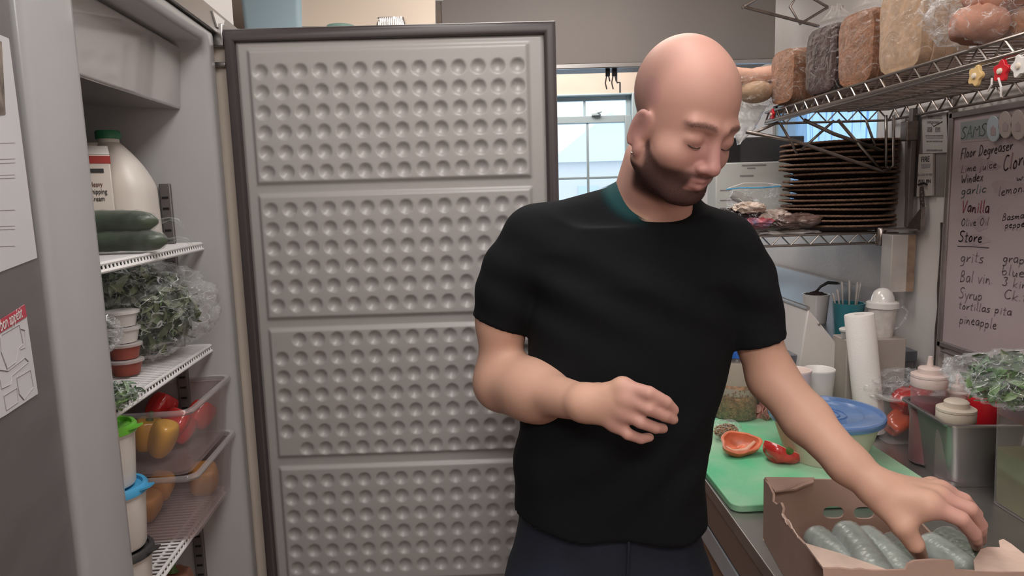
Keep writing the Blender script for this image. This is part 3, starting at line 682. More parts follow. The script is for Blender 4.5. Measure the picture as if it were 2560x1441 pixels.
def leaf(g, p, d, n, L, W):
    d = np.array(d, float); d /= np.linalg.norm(d); n = np.array(n, float); n -= d * (n @ d); n /= np.linalg.norm(n) + 1e-9; s = np.cross(d, n)
    V = []; F = []
    for i, (t, w) in enumerate(((0, .08), (.25, .8), (.5, 1), (.75, .75), (1, .05))):
        c = np.array(p) + d * L * t + n * (.25 * L * math.sin(t * 2.4)); V += [c - s * W * w / 2 + n * W * .18, c, c + s * W * w / 2 + n * W * .18]
    for i in range(4):
        for j in range(2): a = i * 3 + j; F.append((a, a + 1, a + 4, a + 3))
    g.add(V, F)
def leaf_pile(name_m, c, r, num, L, W, parent, rnd, inside=.92, prefer=None):
    g = G()
    for i in range(num):
        while True:
            q = np.array([rnd.uniform(-1, 1) for _ in range(3)])
            if .25 < np.linalg.norm(q) < inside: break
        d = np.array([rnd.gauss(0, 1) for _ in range(3)])
        if prefer is not None: d = d * .7 + np.array(prefer)
        d /= np.linalg.norm(d); p = np.array(c) + q * np.array(r) - d * L * .4
        leaf(g, p, d, [rnd.gauss(0, 1) for _ in range(3)], L * rnd.uniform(.7, 1.2), W * rnd.uniform(.7, 1.2))
    o = g.build('leaves', name_m, parent, smooth=180, fix=False); o['kind'] = 'stuff'; return o
def crumple(c, r, seed, amp=.08, flat_z=None, fr=1.0, hi=.14, st=(1, 1, 1)):
    """crumpled bag surface: sharp creases from ridged noise"""
    g = G(); nu, nv = 110, 64; c = np.array(c, float); r = np.array(r, float)
    def fn(u, v):
        a = 2 * math.pi * u; b = math.pi * (v - .5); d = np.array([math.cos(b) * math.cos(a), math.cos(b) * math.sin(a), math.sin(b)])
        q = Vector(d * 2.4 * fr * np.array(st)) + Vector((seed * 3.1, seed * 1.7, seed))
        w = (1 - abs(mnoise.noise(q)) * 2.4) * .6 + (1 - abs(mnoise.noise(q * 2.7)) * 2.2) * .3 + (1 - abs(mnoise.noise(q * 6.1)) * 2) * hi
        e = np.sign(d) * np.abs(d) ** .8; e = e / max(1e-6, np.linalg.norm(e)) * (1 + .12 * abs(d[0] * d[1] * 4))
        p = c + e * r * (1 + amp * (w - .6) * 2)
        if flat_z is not None: p[2] = max(p[2], flat_z)
        return p
    g.grid(fn, nu, nv, closeu=True); return g
rnd = random.Random(3)
bc = FL(-.150, -.135, 1.362)
gb = thing('bag_of_greens', 'big clear plastic bag of pale green leaves on the middle shelf', 'bag of greens', bc); gb['_o'] = [float(x) for x in bc]
leaf_pile('leaf', bc, (.125, .094, .080), 1500, .040, .012, gb, rnd, 1.0)
leaf_pile('leaf_dark', bc, (.12, .092, .078), 360, .045, .012, gb, rnd, .8)
crumple(bc, (.142, .112, .094), 2, .11, flat_z=1.268, fr=.9, hi=.05, st=(.6, 1.2, 1.2)).build('bag', 'film', gb, smooth=180)

cb = aZ(318, 937, 1.266)
def portion_cup(z, m, lab, rimm='cup_clear'):
    t = thing('portion_cup', lab, 'portion cup', (cb[0], cb[1], z), 'portion cups stacked on the middle shelf')
    g = G(); g.lathe([(0, .001), (.0205, .001), (.0215, .003), (.0265, .024), (.025, .0245), (0, .0235)], (cb[0], cb[1], z), 32); g.build('cup', m, t, smooth=50)
    g = G(); g.lathe([(.027, .022), (.0292, .023), (.0292, .027), (.026, .028), (.0, .0285)], (cb[0], cb[1], z), 32); g.build('lid', rimm, t, smooth=50)
portion_cup(1.2665, 'sauce', 'lidded portion cup of red sauce at the bottom of its stack')
portion_cup(1.2950, 'sauce', 'lidded portion cup of red sauce, second from the bottom of its stack')
portion_cup(1.3235, 'white', 'white filled portion cup just above the two red ones', 'cup_clear')
portion_cup(1.3520, 'white', 'white filled portion cup on top of the stack', 'white')
c0 = FL(-.035, -.455, 1.285)
t = thing('wrapped_greens', 'small clear wrap of dark green herbs at the front of the middle shelf', 'herbs', c0); t['_o'] = [float(x) for x in c0]
leaf_pile('leaf_dark', c0, (.03, .024, .015), 60, .02, .012, t, rnd); crumple(c0, (.034, .03, .019), 6, .12).build('wrap', 'film', t, smooth=180)
c0 = FL(-.07, -.42, 1.37)
t = thing('small_film_bag', 'crumpled clear bag corner beside the portion cups', 'bag', c0); t['_o'] = [float(x) for x in c0]
crumple(c0, (.03, .02, .03), 9, .15).build('bag', 'film', t, smooth=180)
c0 = FL(-.07, -.42, 1.3055)
t = thing('small_dark_jar', 'small dark jar at the near end of the middle shelf', 'jar', FL(-.085, -.42, 1.2655))
g = G(); g.lathe([(0, 0), (.024, 0), (.025, .004), (.025, .055), (.02, .062), (.02, .072), (0, .073)], FL(-.085, -.42, 1.2655), 24); g.build('jar', 'black', t)

# clear bins with peppers and fruit
def bin_(zb, zt, label):
    t = thing('clear_food_bin', label, 'bin', FL(-.18, -.1275, zb)); t.rotation_euler.z = FA; t['_o'] = [0, 0, 0]; t.location = Vector(FL(-.18, -.1275, zb))
    g = G(); t0 = .004; g.rrect((0, 0), .315, .235, 0, zt - zb, .02, w1=.335, d1=.250, top=False)
    g.rrect((0, 0), .307, .227, .004, zt - zb, .018, w1=.327, d1=.242, top=False); g.build('body', 'acrylic_bin', t, smooth=50, fix=False)
    g = G()
    h = zt - zb; L_ = []
    for (w, d, z) in ((.331, .246, h - .006), (.346, .258, h - .005), (.350, .262, h), (.345, .257, h + .005), (.331, .243, h + .004)):
        gg = G(); gg.rrect((0, 0), w, d, z, z + .001, .022); L_.append(gg.v[:28])
    V = [p for l in L_ for p in l]; F = [(i * 28 + j, i * 28 + (j + 1) % 28, i * 28 + 28 + (j + 1) % 28, i * 28 + 28 + j) for i in range(4) for j in range(28)]
    g.add(V, F); g.build('rim', film('acrylic_rim', (.9, .88, .88), .30, .8, .1, (.62, .58, .58), 0), t, smooth=60)
bin_(1.076, 1.192, 'clear bin of yellow and red peppers, stacked on the lower bin')
bin_(.952, 1.071, 'clear lower bin of orange fruit sitting on the wire shelf')
def pepper(name, label, cat, c, r, m, axis=(0, 0, 1), lobes=4, L=1.25, ph=0, stem=True, group=None):
    t = thing(name, label, cat, c, group); t['_o'] = [float(x) for x in c]
    u, w, d = basis(axis); g = G(); n = 36; V = []; F = []; K = 20
    for i in range(K):
        s = i / (K - 1); b = math.pi * s; rad = r * math.sin(b) ** .62 * (1 - .18 * s); h = -math.cos(b) * r * L + (.32 * r * math.exp(-(b / .55) ** 2)) - (.30 * r * math.exp(-((math.pi - b) / .5) ** 2))
        for j in range(n):
            a = 2 * math.pi * j / n; rr_ = rad * (1 + .10 * math.cos(lobes * a + ph) * math.sin(b) ** .5)
            V.append(np.array(c) + u * rr_ * math.cos(a) + w * rr_ * math.sin(a) - d * h)
    for i in range(K - 1):
        for j in range(n): F.append((i * n + j, i * n + (j + 1) % n, i * n + n + (j + 1) % n, i * n + n + j))
    g.add(V, F); g.build('flesh', m, t, smooth=180)
    if stem:
        p = np.array(c) + d * r * L * .68; g = G(); g.tube([p, p + d * r * .25 + u * r * .05, p + d * r * .6 + u * r * .15], [r * .3, r * .12, r * .13], 10); g.build('stem', 'green_stem', t)
    return t
def inbin(px, py, yl):    # point at fridge-frame depth y'
    r = ray(px, py); nrm = np.array([-sf, cf, 0]); p0 = FL(0, yl, 0); return CAM + r * (((p0 - CAM) @ nrm) / (r @ nrm))
def onz(p, z): return np.array([p[0], p[1], z])
pepper('yellow_bell_pepper', 'rounder yellow bell pepper in the upper bin, left and behind', 'pepper', onz(inbin(372, 1098, -.17), 1.131), .030, 'yellow_pepper', (.2, 0, 1), ph=1)
pepper('yellow_bell_pepper', 'long glossy yellow bell pepper in the upper bin nearest the front', 'pepper', onz(inbin(408, 1110, -.185), 1.1255), .027, 'yellow_pepper', (.45, -.1, 1), lobes=3, L=1.55, ph=2, stem=False)
for px, py, yl, z, lab in ((440, 1060, -.11, 1.130, 'red bell pepper behind the yellow ones in the upper bin'), (500, 1030, -.05, 1.127, 'red bell pepper at the far end of the upper bin'), (455, 1120, -.10, 1.117, 'small red pepper low down in the middle of the upper bin'), (405, 1040, -.06, 1.150, 'dark red pepper at the back left of the upper bin')):
    pepper('red_bell_pepper', lab, 'pepper', onz(inbin(px, py, yl), z), .028, 'red_pepper', (.3, .4, .6), ph=px, stem=False)
for px, py, yl, z, r_, lab in ((368, 1290, -.17, .992, .030, 'orange-yellow fruit nearest the containers in the lower bin'), (405, 1240, -.13, 1.012, .027, 'orange-yellow fruit behind the first one in the lower bin'), (510, 1210, -.05, .990, .033, 'pale orange fruit at the far end of the lower bin')):
    pepper('orange_fruit', lab, 'fruit', onz(inbin(px, py, yl), z), r_, 'orange_fruit', (.3, -.3, 1), ph=px, L=1.2, stem=False)
pepper('onion', 'brown onion in shade below the lowest wire shelf', 'onion', onz(inbin(432, 1425, -.12), .80), .038, 'onion', (0, 0, 1), lobes=7, L=.95)
# stacked lidded containers
def tub(zb, h, lidm, lab, cx, cy, r=.043):
    t = thing('lidded_container', lab, 'container', (cx, cy, zb))
    g = G(); g.lathe([(0, 0), (r * .84, 0), (r * .88, .004), (r, h), (r * 1.05, h + .001), (r * 1.05, h + .008), (0, h + .008)], (cx, cy, zb), 40); g.build('tub', 'milk', t, smooth=50)
    g = G(); g.lathe([(r * 1.09, h + .004), (r * 1.09, h + .013), (r * 1.02, h + .017), (r * .93, h + .016), (r * .90, h + .011), (0, h + .011)], (cx, cy, zb), 40)
    g.box((cx - r * .5, cy - .006, zb + h + .01), (cx + r * .5, cy + .006, zb + h + .019)); g.box((cx - .006, cy - r * .5, zb + h + .01), (cx + .006, cy + r * .5, zb + h + .019))
    g.prism([(cx + r * .98, cy - .014, zb + h + .009), (cx + r * 1.36, cy - .007, zb + h + .013), (cx + r * 1.36, cy + .007, zb + h + .013), (cx + r * .98, cy + .014, zb + h + .009)], (0, 0, .003))
    g.build('lid', lidm, t, smooth=40)
p1 = FL(-.076, -.420, 0)
tub(1.134, .080, 'green_lid', 'lidded white container with a green lid, upper of the stack', p1[0], p1[1], .042)
tub(1.034, .084, 'blue_lid', 'lidded white container with a blue lid, below the green one', p1[0] + .004, p1[1], .045)
tub(.952, .064, 'dark_grey', 'lowest container of the stack, white with a dark lid', p1[0] + .004, p1[1], .045)
p1 = FL(-.015, -.33, 0)

# ------------------------------------------------------------------ steel work table on the right
CZ0 = .90
wt = thing('steel_work_table', 'long stainless steel work table along the right wall, food and board on it', 'work table', (.8, 1.1, 0))
g = G(); g.box((.447, .30, CZ0 - .005), (1.165, 1.87, CZ0)); g.box((.447, .30, CZ0 - .028), (.451, 1.87, CZ0 - .002)); g.box((1.155, .30, CZ0), (1.17, 1.87, CZ0 + .06))
g.build('worktop', 'steel_top', wt, bevel=.0015)
g = G(); g.box((.449, .30, .80), (.475, 1.87, CZ0 - .006)); g.build('apron', mat('dull_brown_steel', (.30, .22, .185), .45, .5, nvar=.12, nscale=4), wt, bevel=.002)
g = G(); g.box((.452, .35, .735), (.48, 1.85, .788)); g.build('drawer_rail', mat('pale_rail', (.52, .57, .64), .35, .3, nvar=.06, nscale=9), wt, bevel=.003)
g = G(); g.box((.462, .35, .12), (1.15, 1.85, .73)); g.build('cupboard', mat('brown_panel', (.33, .205, .145), .5, .2, nvar=.1, nscale=3), wt, bevel=.003)
for (xx, yy) in ((.50, .40), (.50, 1.8), (1.12, .40), (1.12, 1.8)): g = G(); g.lathe([(.02, 0), (.02, .12)], (xx, yy, 0), 16); g.build('leg', 'steel', wt)

# cutting board
b0 = np.array([.454, 1.346]); rot = math.radians(1.0); er = np.array([math.cos(rot), math.sin(rot)]); eu = np.array([-er[1], er[0]])
bcn = b0 + er * .228 + eu * .275
t = thing('cutting_board', 'bright green plastic cutting board at the table edge under the peppers', 'cutting board', (bcn[0], bcn[1], CZ0 + .0005)); t['_o'] = [0, 0, 0]; t.location = (0, 0, 0)
t.location = (bcn[0], bcn[1], CZ0 + .0005); t['_o'] = [bcn[0], bcn[1], CZ0 + .0005]
g = G(); g.rrect((bcn[0], bcn[1]), .456, .55, CZ0 + .0005, CZ0 + .0165, .022, rot=rot); g.build('board', 'board_green', t, bevel=.0025)
BZ = CZ0 + .017

# halved peppers
def half_pepper(label, c, R, m, flesh, r=(.05, .034, .034), lob=3, ribs=True, stem=False):
    t = thing('halved_pepper', label, 'pepper', c); t['_o'] = [float(x) for x in c]; R = np.array(R); c = np.array(c, float)
    def sh(k, lift=0):
        def fn(u, v):
            a = 2 * math.pi * u; b = math.pi / 2 * v
            w = 1 + .09 * math.cos(lob * a + .7) + .03 * math.cos(7 * a)
            x = r[0] * k * math.cos(b) ** .8 * math.cos(a) * w; y = r[1] * k * math.cos(b) ** .8 * math.sin(a) * w; z = -r[2] * k * math.sin(b) ** .9 + .003 * math.cos(2 * a) + lift
            return c + R @ np.array([x, y, z])
        return fn
    g = G(); g.grid(sh(1), 56, 16, closeu=True); g.build('skin', m, t, smooth=180)
    g = G(); g.grid(sh(.84, .001), 56, 16, closeu=True)
    n = 56; V = [sh(1)(i / n, 0) for i in range(n)] + [sh(.93, .0022)(i / n, 0) for i in range(n)] + [sh(.84, .001)(i / n, 0) for i in range(n)]
    g.add(V, [(k_ * n + i, k_ * n + (i + 1) % n, k_ * n + n + (i + 1) % n, k_ * n + n + i) for k_ in (0, 1) for i in range(n)])
    g.build('cut_flesh', flesh, t, smooth=180, fix=False)
    if ribs:
        g = G()
        g.tube([c + R @ np.array([-r[0] * .8, -.004, -r[2] * .25]), c + R @ np.array([-.4 * r[0], -.012, -r[2] * .62]), c + R @ np.array([.3 * r[0], -.010, -r[2] * .68]), c + R @ np.array([r[0] * .8, .002, -r[2] * .2])], [.004, .0055, .006, .004], 8)
        g.build('rib', 'pepper_rib', t, smooth=180)
    if stem:
        g = G(); p = c + R @ np.array([r[0] * .25, -r[1] * .75, -r[2] * .12]); g.tube([p, p + R @ np.array([.003, -.012, -.002])], [.010, .006], 10); g.build('stem', 'green_stem', t)
    return t
p = aZ(1850, 1122, BZ + .014)
half_pepper('orange-red bell pepper half lying cut side up on the green board', (p[0], p[1], BZ + .031), rotm(math.radians(28), math.radians(0), .1), 'orange_pepper', 'pepper_flesh', r=(.050, .036, .030))
p = aZ(1950, 1128, BZ + .02)
half_pepper('dark red bell pepper half with green stem, skin side out, on the board', (p[0] - .004, p[1] - .012, BZ + .026), rotm(math.radians(-38), math.radians(22), -.25), 'red_pepper', 'pepper_rib', r=(.044, .032, .030), ribs=False, stem=True)

# jar with the blue cap, bag of grain
p = aZ(1834, 1040, BZ)
t = thing('tall_jar', 'tall clear jar with a blue screw cap beside the black shirt', 'jar', (p[0], p[1] , BZ))
jp = (p[0] + .004, p[1], BZ)
g = G(); g.lathe([(0, 0), (.056, 0), (.060, .006), (.058, .100), (.048, .160), (.042, .178), (.039, .183)], jp, 36); g.build('jar', film('cloudy_jar', (.93, .90, .86), .12, .6, .2, (.50, .46, .43), 0), t, smooth=50)
g = G(); g.lathe([(0, .004), (.0545, .004), (.0555, .10), (0, .10)], jp, 36); rg0 = random.Random(15)
for i in range(900):
    a_ = rg0.uniform(0, 6.283); zz = rg0.uniform(.004, .092 + .022 * math.cos(a_)); p_ = np.array(jp) + np.array([.0558 * math.cos(a_), .0558 * math.sin(a_), zz]); L_ = rg0.uniform(.003, .006); d = np.array([-math.sin(a_), math.cos(a_), 0]) * rg0.gauss(0, 1) + np.array([0, 0, rg0.gauss(0, 1)]); d /= np.linalg.norm(d)
    g.tube([p_ - d * L_ / 2, p_, p_ + d * L_ / 2], [.0006, .0022, .0006], 5)
o = g.build('grain', 'grain', t, smooth=180, fix=False); o['kind'] = 'stuff'
g = G(); g.lathe([(.0561, .070), (.0550, .105), (.046, .160), (.0, .165)], jp, 36); g.build('pale_powder', mat('pale_powder', (.56, .50, .46), .9), t)
g = G(); g.lathe([(.043, .176), (.043, .192), (.0405, .194), (.0405, .197), (.043, .199), (.043, .228), (.038, .232), (0, .232)], jp, 40, wob=.006); g.build('cap', 'blue_cap', t, smooth=40)
c = aZ(1806, 1080, BZ + .01); c = np.array([c[0], c[1] - .03, BZ + .022])
t = thing('bag_of_grain', 'clear bag of brown grain slumped against the tall jar', 'bag of grain', c); t['_o'] = [float(x) for x in c]
g = G(); rg = random.Random(5)
for i in range(500):
    while True:
        q = np.array([rg.uniform(-1, 1) for _ in range(3)])
        if .55 < np.linalg.norm(q) < 1: break
    pp_ = c + q * np.array([.032, .024, .019]) ; L_ = rg.uniform(.003, .0065); d = np.array([rg.gauss(0, 1) for _ in range(3)]); d /= np.linalg.norm(d)
    g.tube([pp_ - d * L_ / 2, pp_, pp_ + d * L_ / 2], [.0006, .0022, .0006], 5)
o = g.build('grain', 'grain', t, smooth=180, fix=False); o['kind'] = 'stuff'
g = crumple(c + np.array([0, 0, .004]), (.037, .029, .026), 12, .05, flat_z=BZ + .001)
g.build('bag', 'film', t, smooth=180)
c = aZ(1905, 1030, BZ + .015)
t = thing('sliced_pink_food', 'small heap of pink sliced food on the far part of the board', 'food', c); t['_o'] = [float(x) for x in c]
g = G()
for i in range(26):
    q = c + np.array([rg.uniform(-.02, .02), rg.uniform(-.03, .03), rg.uniform(-.012, .014)]); d = basis([rg.gauss(0, 1), rg.gauss(0, 1), rg.gauss(0, .4)])
    g.lathe([(0, 0), (.012, .0005), (.012, .002), (0, .0025)], q, 12, axis=d[2])
o = g.build('slices', 'pink_food', t); o['kind'] = 'stuff'

# lidded round container
lc = aZ(2052, 1030, 1.03); lc = np.array([lc[0] + .018, 1.595, BZ])
t = thing('round_food_container', 'large frosted container with a see-through blue lid behind the forearm', 'container', lc)
h = .098
g = G(); g.lathe([(0, 0), (.086, 0), (.090, .006), (.120, h), (.122, h + .002)], lc, 64); g.build('tub', mat('frosted_tub', (.74, .60, .52), .6, spec=.15), t, smooth=50)
g = G(); g.lathe([(0, .004), (.082, .004), (.104, .070), (0, .072)], lc, 48); g.build('food', mat('pale_food', (.60, .45, .34), .6, nvar=.15, nscale=20), t)
g = G(); g.lathe([(.124, h - .004), (.128, h - .003), (.130, h + .001), (.130, h + .010), (.127, h + .013), (.121, h + .013), (.117, h + .005), (.085, h + .003), (.080, h + .006), (.076, h + .004), (0, h + .004)], lc, 72)
g.build('lid', 'blue_snap', t, smooth=35)
g = G()
for rr_ in (.03, .045): g.tube([lc + np.array([rr_ * math.cos(a), rr_ * math.sin(a), h + .0055]) for a in np.linspace(0, 2 * math.pi, 40)[:-1]], .0016, 6, closed=True)
g.build('lid_rings', 'blue_snap', t)

# white cups
for (px, py, Y, lab) in ((2048, 924, 1.80, 'white paper cup, right one of two behind the blue-lidded container'), (1988, 926, 1.755, 'white paper cup with pinkish inside, half hidden by the forearm')):
    q = aY(px, py, Y); t = thing('white_cup', lab, 'cup', (q[0], q[1], BZ), 'white cups behind the lidded container'); hh = q[2] - BZ
    g = G(); g.lathe([(0, 0), (.028, 0), (.029, .003), (.0365, hh * .72), (.0370, hh * .73), (.0395, hh - .004), (.041, hh - .001), (.040, hh + .002), (.038, hh), (.034, hh * .7), (.027, .006), (0, .006)], (q[0], q[1], BZ), 40)
    g.build('cup', 'white' if px > 2000 else mat('pinkish_cup', (.74, .60, .55), .45), t, smooth=50)

# clear food pan with red peppers and film
pc = aZ(2225, 1003, 1.020); fx, fy = pc[0] - .004, pc[1]
t = thing('clear_food_pan', 'clear plastic food pan of red peppers between container and steel pan', 'food pan', (fx + .09, fy + .075, CZ0 + .001))
g = G(); org = (fx + .088, fy + .073); hh = .120
g.rrect(org, .150, .12, CZ0 + .001, CZ0 + hh, .02, w1=.162, d1=.134, top=False); g.build('pan', 'acrylic', t, smooth=50)
g = G(); L_ = []
for (w, d, z) in ((.162, .134, hh - .006), (.176, .148, hh - .004), (.176, .148, hh), (.162, .134, hh + .001)):
    gg = G(); gg.rrect(org, w, d, CZ0 + z, CZ0 + z + .001, .022); L_.append(gg.v[:28])
V = [p for l in L_ for p in l]; g.add(V, [(i * 28 + j, i * 28 + (j + 1) % 28, i * 28 + 28 + (j + 1) % 28, i * 28 + 28 + j) for i in range(3) for j in range(28)]); g.build('rim', film('clear_rim', (.95, .93, .92), .25, .7, .08, (.75, .70, .68), 0), t)
for k, (ox, oy, oz, m, lab) in enumerate(((-.034, -.020, .044, 'orange_pepper', 'orange-red pepper at the bottom of the clear food pan, nearest'), (.036, -.018, .044, 'red_pepper', 'red pepper at the bottom right in the clear food pan'), (-.015, -.016, .100, 'red_pepper', 'red pepper lying on top in the clear food pan'), (.040, .012, .102, 'red_pepper', 'red pepper at the top right in the clear food pan'))):
    pepper('red_pepper', lab, 'pepper', (org[0] + ox, org[1] + oy, CZ0 + oz), .034, m, (.8, .3, .5), ph=k, stem=False, L=1.1)
c = np.array([org[0] - .01, org[1] + .02, CZ0 + .135])
t = thing('plastic_film_heap', 'crumpled clear film spilling over the clear food pan', 'plastic film', c); t['_o'] = [float(x) for x in c]
crumple(c, (.095, .085, .035), 21, .20, fr=.8, hi=.06).build('film', 'film', t, smooth=180)
c = aY(2235, 935, 1.86)
t = thing('plastic_film_heap', 'small clear film heap against the wall behind the squeeze bottle', 'plastic film', c); t['_o'] = [float(x) for x in c]
crumple(c + np.array([.03, -.03, -.03]), (.09, .05, .035), 31, .18, fr=.8, hi=.06).build('film', 'film', t, smooth=180)

# steel pan with squeeze bottles
pn = aZ(2370, 1223, CZ0); pt = aY(2363, 1066, pn[1] - .012)
pz = pt[2] - CZ0; ox, oy = pn[0] - .014, pn[1] - .012; PW, PD = .172, .205; pr0 = math.radians(-5)
org = (ox + PW / 2 * math.cos(pr0) - PD / 2 * math.sin(pr0), oy + PW / 2 * math.sin(pr0) + PD / 2 * math.cos(pr0))
t = thing('steel_food_pan', 'deep stainless steel pan holding squeeze bottles beside the green board', 'food pan', (org[0], org[1], CZ0))
g = G(); g.rrect(org, PW - .044, PD - .044, CZ0 + .0005, CZ0 + .012, .014, w1=PW - .038, d1=PD - .038, top=False, rot=pr0); g.rrect(org, PW - .038, PD - .038, CZ0 + .012, CZ0 + pz, .02, w1=PW - .006, d1=PD - .006, top=False, rot=pr0)
g.rrect(org, PW - .044, PD - .044, CZ0 + .004, CZ0 + pz, .018, w1=PW - .009, d1=PD - .009, top=False, rot=pr0)
g.build('pan', mat('satin_steel', (.38, .365, .365), .44, .85, nvar=.06, nscale=4), t, smooth=50, fix=False)
g = G(); L_ = []
for (w, d, z) in ((PW - .010, PD - .010, pz - .002), (PW - .006, PD - .006, pz + .002), (PW + .006, PD + .006, pz + .003), (PW + .012, PD + .012, pz + .001), (PW + .012, PD + .012, pz - .003)):
    gg = G(); gg.rrect(org, w, d, CZ0 + z, CZ0 + z + .001, .022, rot=pr0); L_.append(gg.v[:28])
V = [p for l in L_ for p in l]; g.add(V, [(i * 28 + j, i * 28 + (j + 1) % 28, i * 28 + 28 + (j + 1) % 28, i * 28 + 28 + j) for i in range(4) for j in range(28)]); g.build('rim', 'steel', t)
def squeeze(px, py, Y, r, zt, body, cap, lab, fillm=None, fill=.6, tip=True, name='squeeze_bottle', red=False):
    q = aY(px, py, Y); x, y = q[0], q[1]; zb = CZ0 + .006; top = q[2]; H_ = top - zb       # top = shoulder of the cap
    t = thing(name, lab, 'bottle', (x, y, zb))
    g = G(); g.lathe([(0, 0), (r * .9, 0), (r * .96, .004), (r * .97, H_ - .026), (r * .8, H_ - .022)], (x, y, zb), 36); g.build('body', body, t, smooth=50)
    if fillm: g = G(); g.lathe([(0, .002), (r * .88, .002), (r * .93, .006), (r * .94, H_ * fill), (0, H_ * fill)], (x, y, zb), 36); g.build('contents', fillm, t, smooth=50)
    g = G(); pr = [(r * 1.0, H_ - .030), (r * 1.02, H_ - .028), (r * 1.02, H_ - .010), (r * 1.0, H_ - .0085), (r * 1.03, H_ - .007), (r * 1.02, H_ - .002), (r * .92, H_), (r * .66, H_ + .001), (r * .64, H_ + .012), (r * .56, H_ + .015)]
    pr += [(r * .2, H_ + .017), (r * .17, H_ + .022), (r * .12, H_ + .040), (r * .07, H_ + .041), (0, H_ + .041)] if tip else [(r * .50, H_ + .016), (0, H_ + .016)]
    g.lathe(pr, (x, y, zb), 40); g.build('cap', cap, t, smooth=40)
    return t
squeeze(2324, 934, 1.568, .038, 0, 'bottle_clear', 'bottle_cap', 'tall squeeze bottle of berry coloured sauce with pointed pinkish cap', 'purple_sauce', .70)
squeeze(2391, 1018, 1.463, .038, 0, 'bottle_clear', 'cream_cap', 'squeeze bottle with flat stepped cream cap at the front of the pan', None, tip=False)
squeeze(2392, 978, 1.575, .022, 0, 'bottle_clear', 'bottle_cap', 'small squeeze bottle with pink tip behind the others', 'sauce', .8)
q = aY(2462, 985, 1.53); t = thing('red_bottle', 'plain red plastic bottle at the right end of the steel pan', 'bottle', (q[0], q[1], CZ0 + .006))
g = G(); g.lathe([(0, 0), (.030, 0), (.033, .004), (.033, q[2] - CZ0 - .022), (.030, q[2] - CZ0 - .010), (.014, q[2] - CZ0), (0, q[2] - CZ0)], (q[0], q[1], CZ0 + .006), 32); g.build('bottle', 'red_plastic', t, smooth=50)

# clear square container with brine
k0 = aZ(2468, 1252, CZ0); kx, ky = k0[0], k0[1]; kz = aY(2470, 985, ky)[2]
t = thing('brine_container', 'tall clear square container of green brine at the right picture edge', 'container', (kx + .09, ky - .115, CZ0))
org = (kx + .088, ky - .115)
g = G(); g.rrect(org, .170, .225, CZ0 + .001, kz, .018, w1=.176, d1=.235, top=False); g.build('container', 'acrylic', t, smooth=50, fix=False)
zl = aY(2472, 1122, ky - .01)[2]
g = G(); g.rrect(org, .164, .218, CZ0 + .005, zl, .016, w1=.168, d1=.226); g.build('brine', 'brine', t, smooth=50)
g = G(); g.rrect(org, .172, .230, kz - .040, kz - .004, .02); g.rrect(org, .182, .242, kz - .004, kz + .004, .022)
g.build('lid', mat('reddish_lid', (.50, .17, .12), .25, alpha=.72, coat=.4), t)
for i, (a_, b_, c_) in enumerate(((-.080, .06, .06), (-.075, -.02, .085), (-.080, .02, .03))):
    pepper('pickled_pepper', 'pale green pickled vegetable floating in the brine, %s' % ('far side', 'near side at mid height', 'low in the container')[i], 'vegetable', (org[0] + a_ + .014, org[1] + b_, CZ0 + a_ * 0 + c_), .014, mat('pickle', (.42, .42, .20), .4), (.3, 1, .2), ph=i, stem=False, L=1.6)
# herb bag on top
hc = aY(2530, 935, ky - .10); hc[2] = kz + .058
t = thing('bag_of_herbs', 'clear bag of dark green leaves lying on the brine container', 'bag of herbs', hc); t['_o'] = [float(x) for x in hc]
leaf_pile('leaf_dark', hc + np.array([.03, 0, 0]), (.100, .080, .040), 620, .040, .014, t, random.Random(8), 1.0, prefer=(-.9, -.3, -.3))
leaf_pile('leaf', hc + np.array([.03, 0, 0]), (.10, .08, .040), 90, .05, .015, t, random.Random(9), 1.0)
crumple(hc + np.array([.03, 0, 0]), (.122, .100, .052), 14, .11, fr=.9, hi=.05, flat_z=kz + .006).build('bag', 'film', t, smooth=180)

# ------------------------------------------------------------------ torn cardboard box with wrapped cucumbers
A = np.array([.478, 1.238, CZ0]); B = np.array([.443, .895, CZ0]); Cc = np.array([.715, .872, CZ0]); D = np.array([.722, 1.205, CZ0])
box = thing('cardboard_box', 'torn brown cardboard box of wrapped cucumbers at the table corner', 'box', (A + B + Cc + D) / 4)
def planar(p0, p1):
    d = (p1 - p0); d /= np.linalg.norm(d); n = np.array([-d[1], d[0], 0])
    def f(px, py): r = ray(px, py); return CAM + r * (((p0 - CAM) @ n) / (r @ n))
    return f, d, n
T = .004; up = np.array([0, 0, 1.0])
f, d, n = planar(A, B)
left = [f(*q) for q in ((1912, 1197), (1924, 1213), (1935, 1236), (1934, 1254), (1944, 1262), (1954, 1257), (1960, 1272), (1957, 1285), (1966, 1300), (1975, 1316), (1988, 1334), (2000, 1347), (2013, 1360), (2036, 1388), (2058, 1418))]
plate('left_wall', left + [B + up * (left[-1][2] - CZ0) * 0 + up * .001, A + up * .001], [], T, A, d, up, 'card', box)
g = G()
for (a_, b_, r_) in (((1910, 1345), (1925, 1395), .0012), ((1925, 1395), (1952, 1441), .0015), ((1958, 1285), (1972, 1312), .0016), ((1972, 1300), (1998, 1345), .0010)):
    a3, b3 = f(*a_), f(*b_); pts = [a3 + (b3 - a3) * s_ + np.array([-.0015, 0, 0]) + up * rg.uniform(-.002, .002) for s_ in np.linspace(0, 1, 8)]
    g.tube(pts, [r_ * rg.uniform(.6, 1.6) for _ in pts], 5, flat=.5)
g.build('torn_edge', 'card_light', box)
f, d, n = planar(A, D)
def slot(cx, cy, wx=26, wy=15): return [f(cx + wx * (1 if math.cos(a) > 0 else -1) * abs(math.cos(a)) ** .6, cy + wy * math.sin(a)) for a in np.linspace(0, 2 * math.pi, 25)[:-1]]
